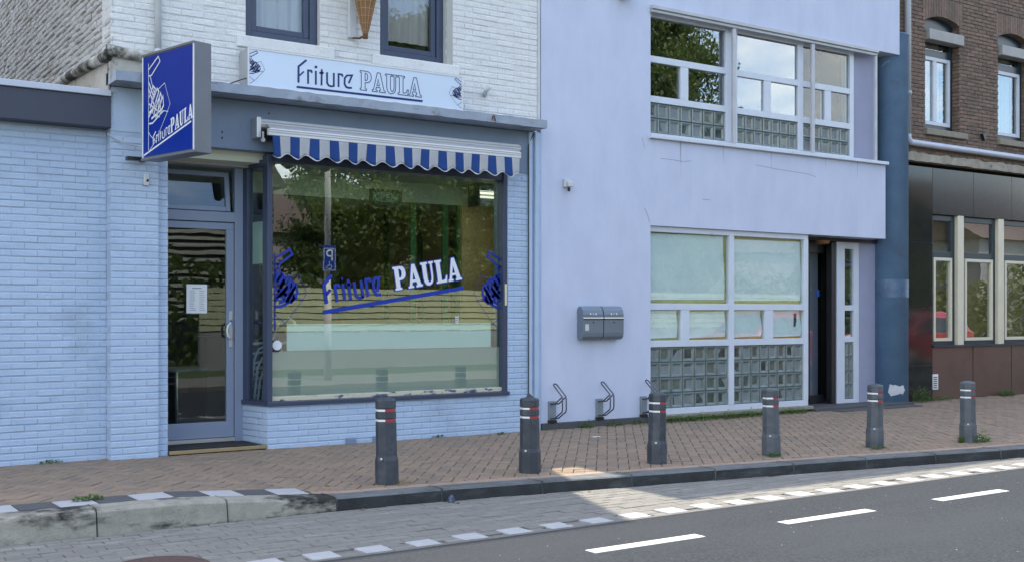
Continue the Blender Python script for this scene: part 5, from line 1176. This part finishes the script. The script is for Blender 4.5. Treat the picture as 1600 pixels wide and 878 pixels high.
for i, ((px, py), lb, lean) in enumerate(BP):
    x, y = gp(px, py, 0.0); y += .06; z = pz(x, y)-.012; BPOS.append((x, y))
    b = thing('bollard', lb, 'bollard', (x, y, z), 'bollards along the kerb'); b.scale = (1.0, 1.0, 1.07) if i == 0 else (1, 1, 1); b.rotation_euler = (0, R(-1.2 if i == 0 else 0), R(-52+random.uniform(-7, 7))); b.rotation_euler[0] = R((0, .5, -.4, .6, -.6, .3)[i]); b.rotation_euler[1] += R((0, -.3, .5, -.6, .4, -.4)[i])
    o = bpy.data.objects.new('post', bm[1 if i > 2 else 0]); COL.objects.link(o); o.parent = b
    for nm, me in bands: o2 = bpy.data.objects.new(nm, me); COL.objects.link(o2); o2.parent = b
    for a in (0, 1):
        o2 = bpy.data.objects.new('bolt', btm); COL.objects.link(o2); o2.parent = b; t = -math.pi/2+a*math.pi/2*0+a*math.pi; r = .098
        o2.location = (math.cos(t)*r, math.sin(t)*r, .215); o2.rotation_euler = (math.pi/2, 0, t+math.pi/2)
    if i == 1:
        mb = MB(); mb.add([(-.03, 0, .698), (.04, .0, .698), (.0, .02, .70), (-.012, .0, .745)], [(0, 1, 3), (1, 2, 3), (2, 0, 3)]); me = mb.mesh('torn_cap'); putmats(me, 'bollard'); o2 = bpy.data.objects.new('torn_cap', me); COL.objects.link(o2); o2.parent = b

# ================================================================== WEEDS, LEAVES, LITTER
def weed(x, y, z, r, h, n, label, m='weed', cat='weed', flat_=.5, blade=False):
    mb = MB()
    for k in range(n):
        a = random.uniform(0, 2*math.pi); rr = r*math.sqrt(random.random()); bx, by = x+rr*math.cos(a)*(1.0), y+rr*math.sin(a)*flat_
        hh = h*random.uniform(.35, 1)*(1-.5*rr/max(r, 1e-3)); l = random.uniform(.018, .04)*(1.0 if not blade else 2.0); wd = random.uniform(.006, .013)*(1 if not blade else .45)
        a2 = random.uniform(0, 2*math.pi); dx, dy = math.cos(a2), math.sin(a2); up = random.uniform(.2, .9) if not blade else 2.2
        p = Vector((bx, by, z+(hh*random.random() if not blade else 0))); d = Vector((dx, dy, up)).normalized()*l*(1 if not blade else hh/l/1.6); s = Vector((-dy, dx, 0))*wd
        mb.add([p, p+d*.5+s, p+d, p+d*.5-s], [(0, 1, 2, 3)], random.uniform(.01, 1))
    mb.lathe([(.012, -.006), (.008, .012)], (x, y, z), 6)
    return solo('weed', mb, m, label, cat, (x, y, z), 'weeds in the paving joints')
def wx_(px, py): x, y = gp(px, py, .04); return x, y, pz(x, y)
WE = [((79, 725), .10, .04, 50, 'low green weed tuft at the foot of the annex wall'), ((683, 684), .09, .04, 60, 'green weed tuft below the display window'), ((783, 679), .06, .035, 30, 'small weed near the shop corner'), ((138, 789), .11, .05, 120, 'dense green weed on the pale kerb beside a white tile'),
      ((905, 667), .12, .12, 110, 'leafy weed against the dark plinth below the letterboxes'), ((945, 663), .16, .06, 90, 'low weeds along the dark plinth below the wheel racks'), ((985, 660), .18, .07, 100, 'low weeds at the plinth near the half hidden wheel rack')]
for (px, py), r, h, n, lb in WE:
    x, y, z = wx_(px, py)
    if py < 670 and px > 850: y = min(y, -.08); z = pz(x, y)
    if px == 138: z += .0
    weed(x, y, z, r, h, n, lb)
for k, (px, lb) in enumerate(((1060, 'left end of the weed strip below the glass blocks'), (1095, 'weeds below the middle of the first glass block panel'), (1135, 'weeds below the white mullion between glass block panels'), (1175, 'weeds below the second glass block panel'), (1238, 'weeds below the right end of the glass blocks, before the entrance'))):
    x = fx(px, -.12); weed(x, -.13, pz(x, -.13), .28, .13, 330, lb, flat_=.34)
x = fx(1438, .15); weed(x, .13, pz(x, .13), .20, .36, 420, 'tall bushy green weed at the foot of the black marble pillar', flat_=.5)
x = fx(1474, .15); weed(x, .16, pz(x, .16), .30, .10, 200, 'low weeds along the brown plinth beside the bushy weed', flat_=.4)
x = fx(1575, .15); weed(x, .16, pz(x, .16), .20, .14, 420, 'low weeds at the brown plinth near the right edge', flat_=.5)
for i, r, h, n, lb, m in ((0, .10, .07, 40, 'dry straw tuft at the foot of the leaning dark bollard', 'dry'), (3, .10, .06, 70, 'small green weed at the foot of the fourth bollard', 'weed'), (4, .12, .035, 60, 'flat green moss tuft at the foot of the weathered bollard', 'weed'), (5, .15, .16, 220, 'leafy green weed at the foot of the farthest right bollard', 'weed')):
    x, y = BPOS[i]; weed(x+(.10 if i in (0, 5) else -.06), y-.10, pz(x, y-.1), r, h, n, lb, m, blade=(i == 0))
x, y = BPOS[5]; weed(x-.16, y-.02, pz(x, y), .04, .22, 110, 'pale grass tuft left of the farthest right bollard', 'weed', blade=True)
def leaf(px, py, z, s, label, m='dry', name='fallen_leaf', cat='leaf'):
    x, y = gp(px, py, z); a = random.uniform(0, 6); mb = MB(); d = Vector((math.cos(a), math.sin(a), 0)); q = Vector((-d.y, d.x, 0)); c = Vector((x, y, z+.004))
    mb.add([c-d*s, c-d*s*.2+q*s*.5+Vector((0, 0, .008)), c+d*s*.5+q*s*.35+Vector((0, 0, .012)), c+d*s+Vector((0, 0, .006)), c+d*s*.4-q*s*.4+Vector((0, 0, .010)), c-d*s*.3-q*s*.45+Vector((0, 0, .003)), c+Vector((0, 0, .002))], [(0, 1, 6), (1, 2, 6), (2, 3, 6), (3, 4, 6), (4, 5, 6), (5, 0, 6)], .4)
    solo(name, mb, m, label, cat, (x, y, z), 'litter on the street')
leaf(566, 796, GZ, .035, 'yellow fallen leaf in the gutter below the dark kerb'); leaf(715, 786, GZ, .035, 'yellow fallen leaf beside the dark scrap in the gutter'); leaf(675, 722, .02, .025, 'small yellow leaf on the paving behind the first bollard')
leaf(88, 840, GZ, .04, 'tan fallen leaf at the foot of the pale kerb'); leaf(921, 768, GZ, .03, 'orange fallen leaf in the sunlit gutter'); leaf(512, 760, .0, .03, 'brown leaf at the end of the black and white tiles')
x, y = gp(705, 784, GZ); mb = MB(); mb.lathe([(.028, 0), (.032, .015), (.022, .045), (.006, .062)], (x, y, GZ), 7); mb.v = [(a+random.uniform(-.006, .006), b+random.uniform(-.006, .006), c) for a, b, c in mb.v]
solo('litter_scrap', mb, 'frame_blue', 'small dark blue crumpled scrap lying in the gutter', 'litter', (x, y, GZ))
x, y = gp(932, 683, .03); mb = MB(); mb.box(x-.05, x+.05, y-.02, y+.02, pz(x, y)+.002, pz(x, y)+.006); solo('paper_scrap', mb, 'print_white', 'small white paper scrap on the paving below the letterboxes', 'litter', (x, y, pz(x, y)))

# ================================================================== ACROSS THE STREET (seen mirrored in the windows)
def tree_meshes(seed, H, rad, trunk_h, nleaf, m):
    r = np.random.default_rng(seed); mb = MB(); tips = []
    mb.tube([(0, 0, -.1), (.03, .02, trunk_h*.5), (.0, .05, trunk_h), (.05, 0, H*.65)], [.20, .16, .13, .05], 10)
    for k in range(11):
        a = k*2.4+r.uniform(-.3, .3); z = trunk_h*.8+(H*.62-trunk_h*.8)*k/11; l = rad*r.uniform(.55, .9); e = (math.cos(a)*l, math.sin(a)*l, z+l*r.uniform(.3, .7))
        mb.tube([(0, 0, z), (e[0]*.5, e[1]*.5, z+(e[2]-z)*.4), e], [.07, .045, .015], 6)
    tm = mb.mesh('trunk', smooth=True); putmats(tm, 'bark')
    C = []
    for k in range(80):
        t = r.random(); z = trunk_h+(H-trunk_h)*t; rr = rad*math.sqrt(max(.05, 1-((t-.42)/.62)**2))*r.uniform(.35, 1); a = r.uniform(0, 6.28); C.append((rr*math.cos(a), rr*math.sin(a), z, r.uniform(.55, 1.1)))
    C = np.array(C); idx = r.integers(0, len(C), nleaf); d = r.normal(size=(nleaf, 3)); d /= np.linalg.norm(d, axis=1)[:, None]
    p = C[idx, :3]+d*(C[idx, 3]*r.uniform(.25, 1.08, nleaf))[:, None]*np.array([1, 1, .8])
    u = r.normal(size=(nleaf, 3)); u /= np.linalg.norm(u, axis=1)[:, None]; v = np.cross(u, r.normal(size=(nleaf, 3))); v /= np.linalg.norm(v, axis=1)[:, None]
    s = r.uniform(.05, .105, nleaf)[:, None]
    V = np.stack([p-u*s, p+v*s*.55, p+u*s, p-v*s*.55], 1).reshape(-1, 3)
    me = bpy.data.meshes.new('crown'); me.vertices.add(nleaf*4); me.vertices.foreach_set('co', V.ravel()); me.loops.add(nleaf*4); me.loops.foreach_set('vertex_index', np.arange(nleaf*4))
    me.polygons.add(nleaf); me.polygons.foreach_set('loop_start', np.arange(nleaf)*4); me.polygons.foreach_set('loop_total', np.full(nleaf, 4)); 
    at = me.attributes.new('rnd', 'FLOAT', 'POINT'); at.data.foreach_set('value', np.repeat(r.uniform(.01, 1, nleaf), 4)); me.update(calc_edges=True); putmats(me, m); return tm, me
TM = [tree_meshes(1, 10.5, 3.1, 1.7, 60000, 'leaf'), tree_meshes(2, 9.8, 3.4, 1.5, 60000, 'leaf_dark')]
TP = [(17.0, -21, 0, 1.05, 'first lime tree across the street, mirrored in the left of the shop window'), (21.5, -20.5, 1, 1.0, 'dark tree across the street, mirrored in the middle of the shop window'), (25.5, -21.5, 0, 1.1, 'tall green tree across the street, mirrored in the right of the shop window'), (28.6, -22.5, 1, 1.5, 'dark tree across the street, mirrored in the upper strip window'), (31.5, -25.5, 0, 1.5, 'tallest green tree across the street, mirrored in the first upper pane'), (26, -29, 1, 1.2, 'rear dark tree across the street behind the slatted fence'), (20, -28, 1, .95, 'rear dark tree across the street beside the boarded house'), (44, -24, 1, .8, 'lower tree far down the opposite side of the street')]
for x, y, k, s, lb in TP:
    t = thing('street_tree', lb, 'tree', (x, y, -.03), 'trees across the street'); t.scale = (min(s, 1.12), min(s, 1.12), s); t.rotation_euler = (0, 0, random.uniform(0, 6))
    for nm, me in zip(('trunk', 'crown'), TM[k]): o = bpy.data.objects.new(nm, me); COL.objects.link(o); o.parent = t
hg = MB()
for k in range(9000):
    x = random.uniform(9, 60); y = -19.6+random.uniform(-.5, .5); z = random.uniform(0, 3.2+.5*math.sin(x*.9)+.3*math.sin(x*2.3)); s = random.uniform(.09, .2); u = Vector((random.gauss(0, 1), random.gauss(0, 1), random.gauss(0, 1))).normalized(); v = u.orthogonal().normalized(); p = Vector((x, y, z))
    hg.add([p-u*s, p+v*s*.6, p+u*s, p-v*s*.6], [(0, 1, 2, 3)], random.uniform(.01, 1))
hgo = solo('hedge', hg, 'leaf_dark', 'long dark green hedge behind the slatted fence across the street', 'hedge', (20, -19.6, 0)); 
rw_ = thing('sky_blocking_row', 'long row of plain houses added behind the trees across the street to block low sky', 'building', (35, -38, 0))  # added backdrop that keeps low sky out of the window reflections
mb = MB(); mb.box(15, 75, -46, -38, -.05, 5.2); part('wall', mb, 'house_side', rw_)
mb = MB(); mb.prism([(-46.3, 5.2), (-37.7, 5.2), (-42, 8.2)], 14.8, 75.2, 'x'); part('roof', mb, 'roof_tile', rw_)
fe_ = thing('slat_fence', 'pale horizontal slat fence across the street, mirrored in the shop window', 'fence', (20, -16.5, 0))
for k in range(7):
    mb = MB(); mb.box(9.5, 31, -16.52, -16.5, 1.0+k*.165, 1.0+k*.165+.135); part('slat', mb, 'fence_board', fe_)
mb = MB(); mb.box(9.5, 31, -16.62, -16.45, -.05, .96); part('base_wall', mb, 'far_wall', fe_)
for k in range(13): mb = MB(); mb.box(9.5+k*1.79, 9.6+k*1.79, -16.61, -16.525, .96, 2.2); part('post', mb, 'bark', fe_)
hs = thing('boarded_house', 'house with pale horizontal boards across the street, mirrored in the door', 'building', (10.5, -25, 0))
mb = MB(); mb.box(6.5, 14.2, -31, -24.03, -.05, 5.6); part('wall', mb, 'near_black', hs)
for k in range(20): mb = MB(); mb.box(6.5, 14.2, -24.028, -23.99, 1.2+k*.22, 1.2+k*.22+.11); part('board', mb, 'board', hs)
mb = MB(); mb.prism([(-31.4, 5.6), (-23.6, 5.6), (-27.5, 8.6)], 6.2, 14.5, 'x'); part('roof', mb, 'roof_tile', hs)
h2 = thing('far_house', 'grey rendered house far down the opposite side of the street', 'building', (50, -22, 0))
mb = MB(); mb.box(48, 60, -32, -20, -.05, 5.0); part('wall', mb, 'far_wall', h2)
mb = MB(); mb.prism([(-32.3, 5.0), (-19.7, 5.0), (-26, 8.6)], 47.8, 60.2, 'x'); part('roof', mb, 'roof_tile', h2)
# parking sign on its pole
pkx, pky = 10.45, -11.6
pk = thing('parking_sign', 'grey pole with blue disabled parking sign, mirrored in the shop window', 'sign', (pkx, pky, 0))
mb = MB(); mb.tube([(pkx, pky, -.01), (pkx, pky, 2.2)], .085, 14); mb.tube([(pkx, pky, 2.2), (pkx, pky, 6.5)], .072, 14); part('pole', mb, 'pole_pale', pk, smooth=True)
pw_, ph_, pz0 = .32, .56, 2.38; yp = pky+.092
mb = MB(); mb.box(pkx-pw_/2, pkx+pw_/2, yp, yp+.02, pz0, pz0+ph_); part('plate', mb, 'park_blue', pk, bevel=.004)
def onP(a, b): return (pkx-a, yp+.0215, pz0+b)          # read from the shop side
mb = MB(); flat(mb, ribbon2([(-.14, .01), (.14, .01), (.14, .49), (-.14, .49)], .012, True), onP)
flat(mb, ribbon2([(-.06, .22), (-.06, .45), (.03, .45), (.07, .425), (.075, .38), (.06, .345), (.02, .325), (-.06, .325)], .04), onP)
disc(mb, (0, .185), .014, onP); flat(mb, ribbon2([(0, .165), (.0, .11), (.045, .11), (.065, .065), (.085, .07)], .012), onP); flat(mb, ribbon2([(-.005+.05*math.cos(t), .085+.05*math.sin(t)) for t in np.linspace(1.9, 6.0, 14)], .011), onP)
part('symbol', mb, 'print_white', pk)
# red parked car
def car(x, y, lb):
    c = thing('parked_car', lb, 'car', (x, y, 0), 'cars parked across the street')
    prof = [(-2.05, .30), (-2.08, .55), (-1.95, .80), (-1.15, .93), (-.55, 1.36), (-.25, 1.43), (.75, 1.44), (1.35, 1.34), (1.85, .98), (2.02, .90), (2.05, .45), (1.98, .28)]
    secs = []; 
    for yy, ins in ((-.86, .10), (-.82, .02), (-.55, 0), (.55, 0), (.82, .02), (.86, .10)):
        s = []
        for px, pz_ in prof:
            tum = 1.0 if pz_ < .95 else 1-.22*(pz_-.95)/.49
            s.append((x+px*(1-ins*.15), y+yy*tum, pz_-ins*.25*(pz_ > .9)+GZ))
        secs.append(s)
    c.scale = (1, 1, 1.13); mb = MB(); n = len(prof); vs = [p for s in secs for p in s]
    mb.add(vs, [(i*n+j, i*n+(j+1) % n, (i+1)*n+(j+1) % n, (i+1)*n+j) for i in range(5) for j in range(n)]+[tuple(range(n))[::-1], tuple(range(5*n, 6*n))]); part('body', mb, 'car_red', c, bevel=.03)
    for s in (-1, 1):
        for a, b, cc, d in (((-1.02, .96), (.02, .96), (.02, 1.34), (-.50, 1.33)), ((.08, .96), (1.02, .96), (.98, 1.33), (.08, 1.35))) if False else (((-1.02, .96), (.02, .96), (.02, 1.33), (-.46, 1.32)), ((.08, .96), (1.40, .97), (1.12, 1.29), (.08, 1.33))):
            mb = MB(); q = [a, b, cc, d]; vs = []
            for o_ in (0, .012):
                for px, pz_ in q: vs.append((x+px, y+s*(.868*(1 if pz_ < 1 else 1-.22*(pz_-.95)/.49)-.006+o_), pz_+GZ-.03))
            mb.add(vs, [(0, 1, 2, 3), (4, 5, 6, 7), (0, 1, 5, 4), (1, 2, 6, 5), (2, 3, 7, 6), (3, 0, 4, 7)]); part('side_window', mb, 'car_glass', c)
        for wx in (-1.3, 1.28):
            mb = MB(); prof_w = [(.20, -.09), (.31, -.085), (.32, -.05), (.32, .05), (.31, .085), (.20, .09)]
            mb.lathe(prof_w, (0, 0, 0), 24); mb.v = [(x+wx+a, y+s*.80+z, GZ+.32+b) for a, b, z in mb.v]; w = part('tyre', mb, 'rubber', c)
            mb = MB(); mb.lathe([(.19, -.095), (.19, .095), (.05, .105)], (0, 0, 0), 20); mb.v = [(x+wx+a, y+s*(.80+z), GZ+.32+b) for a, b, z in mb.v]; part('rim', mb, 'alu', w)
        mb = MB(); mb.box(x-2.07, x-1.85, y+s*.55-.12, y+s*.55+.12, GZ+.62, GZ+.76); part('headlight', mb, 'print_white', c, bevel=.02)
        mb = MB(); mb.box(x+1.85, x+2.05, y+s*.66-.08, y+s*.66+.08, GZ+.72, GZ+.95); part('tail_light', mb, 'lamp_red', c, bevel=.02)
    for pts in (((-1.10, .97), (-.58, 1.37)), ((1.80, 1.03), (1.38, 1.36))):
        mb = MB(); (a, za), (b, zb_) = pts; sg = -1 if a < 0 else 1
        vs = [(x+a+sg*.02, y-.66, za+GZ), (x+a+sg*.02, y+.66, za+GZ), (x+b+sg*.02, y+.56, zb_+GZ), (x+b+sg*.02, y-.56, zb_+GZ)]; vs += [(p[0]-sg*.04, p[1], p[2]-.03) for p in vs]
        mb.add(vs, [(0, 1, 2, 3), (4, 5, 6, 7), (0, 1, 5, 4), (1, 2, 6, 5), (2, 3, 7, 6), (3, 0, 4, 7)]); part('windscreen', mb, 'car_glass', c)
    for ba in (-2.1, 1.9): mb = MB(); mb.box(x+ba, x+ba+.2, y-.75, y+.75, GZ+.28, GZ+.49); part('bumper', mb, 'car_red', c, bevel=.04)
car(21.4, -9.0, 'red hatchback parked across the street, mirrored in the papered windows')
car(27.9, -9.0, 'second red hatchback parked across the street, mirrored in the black marble pillar')
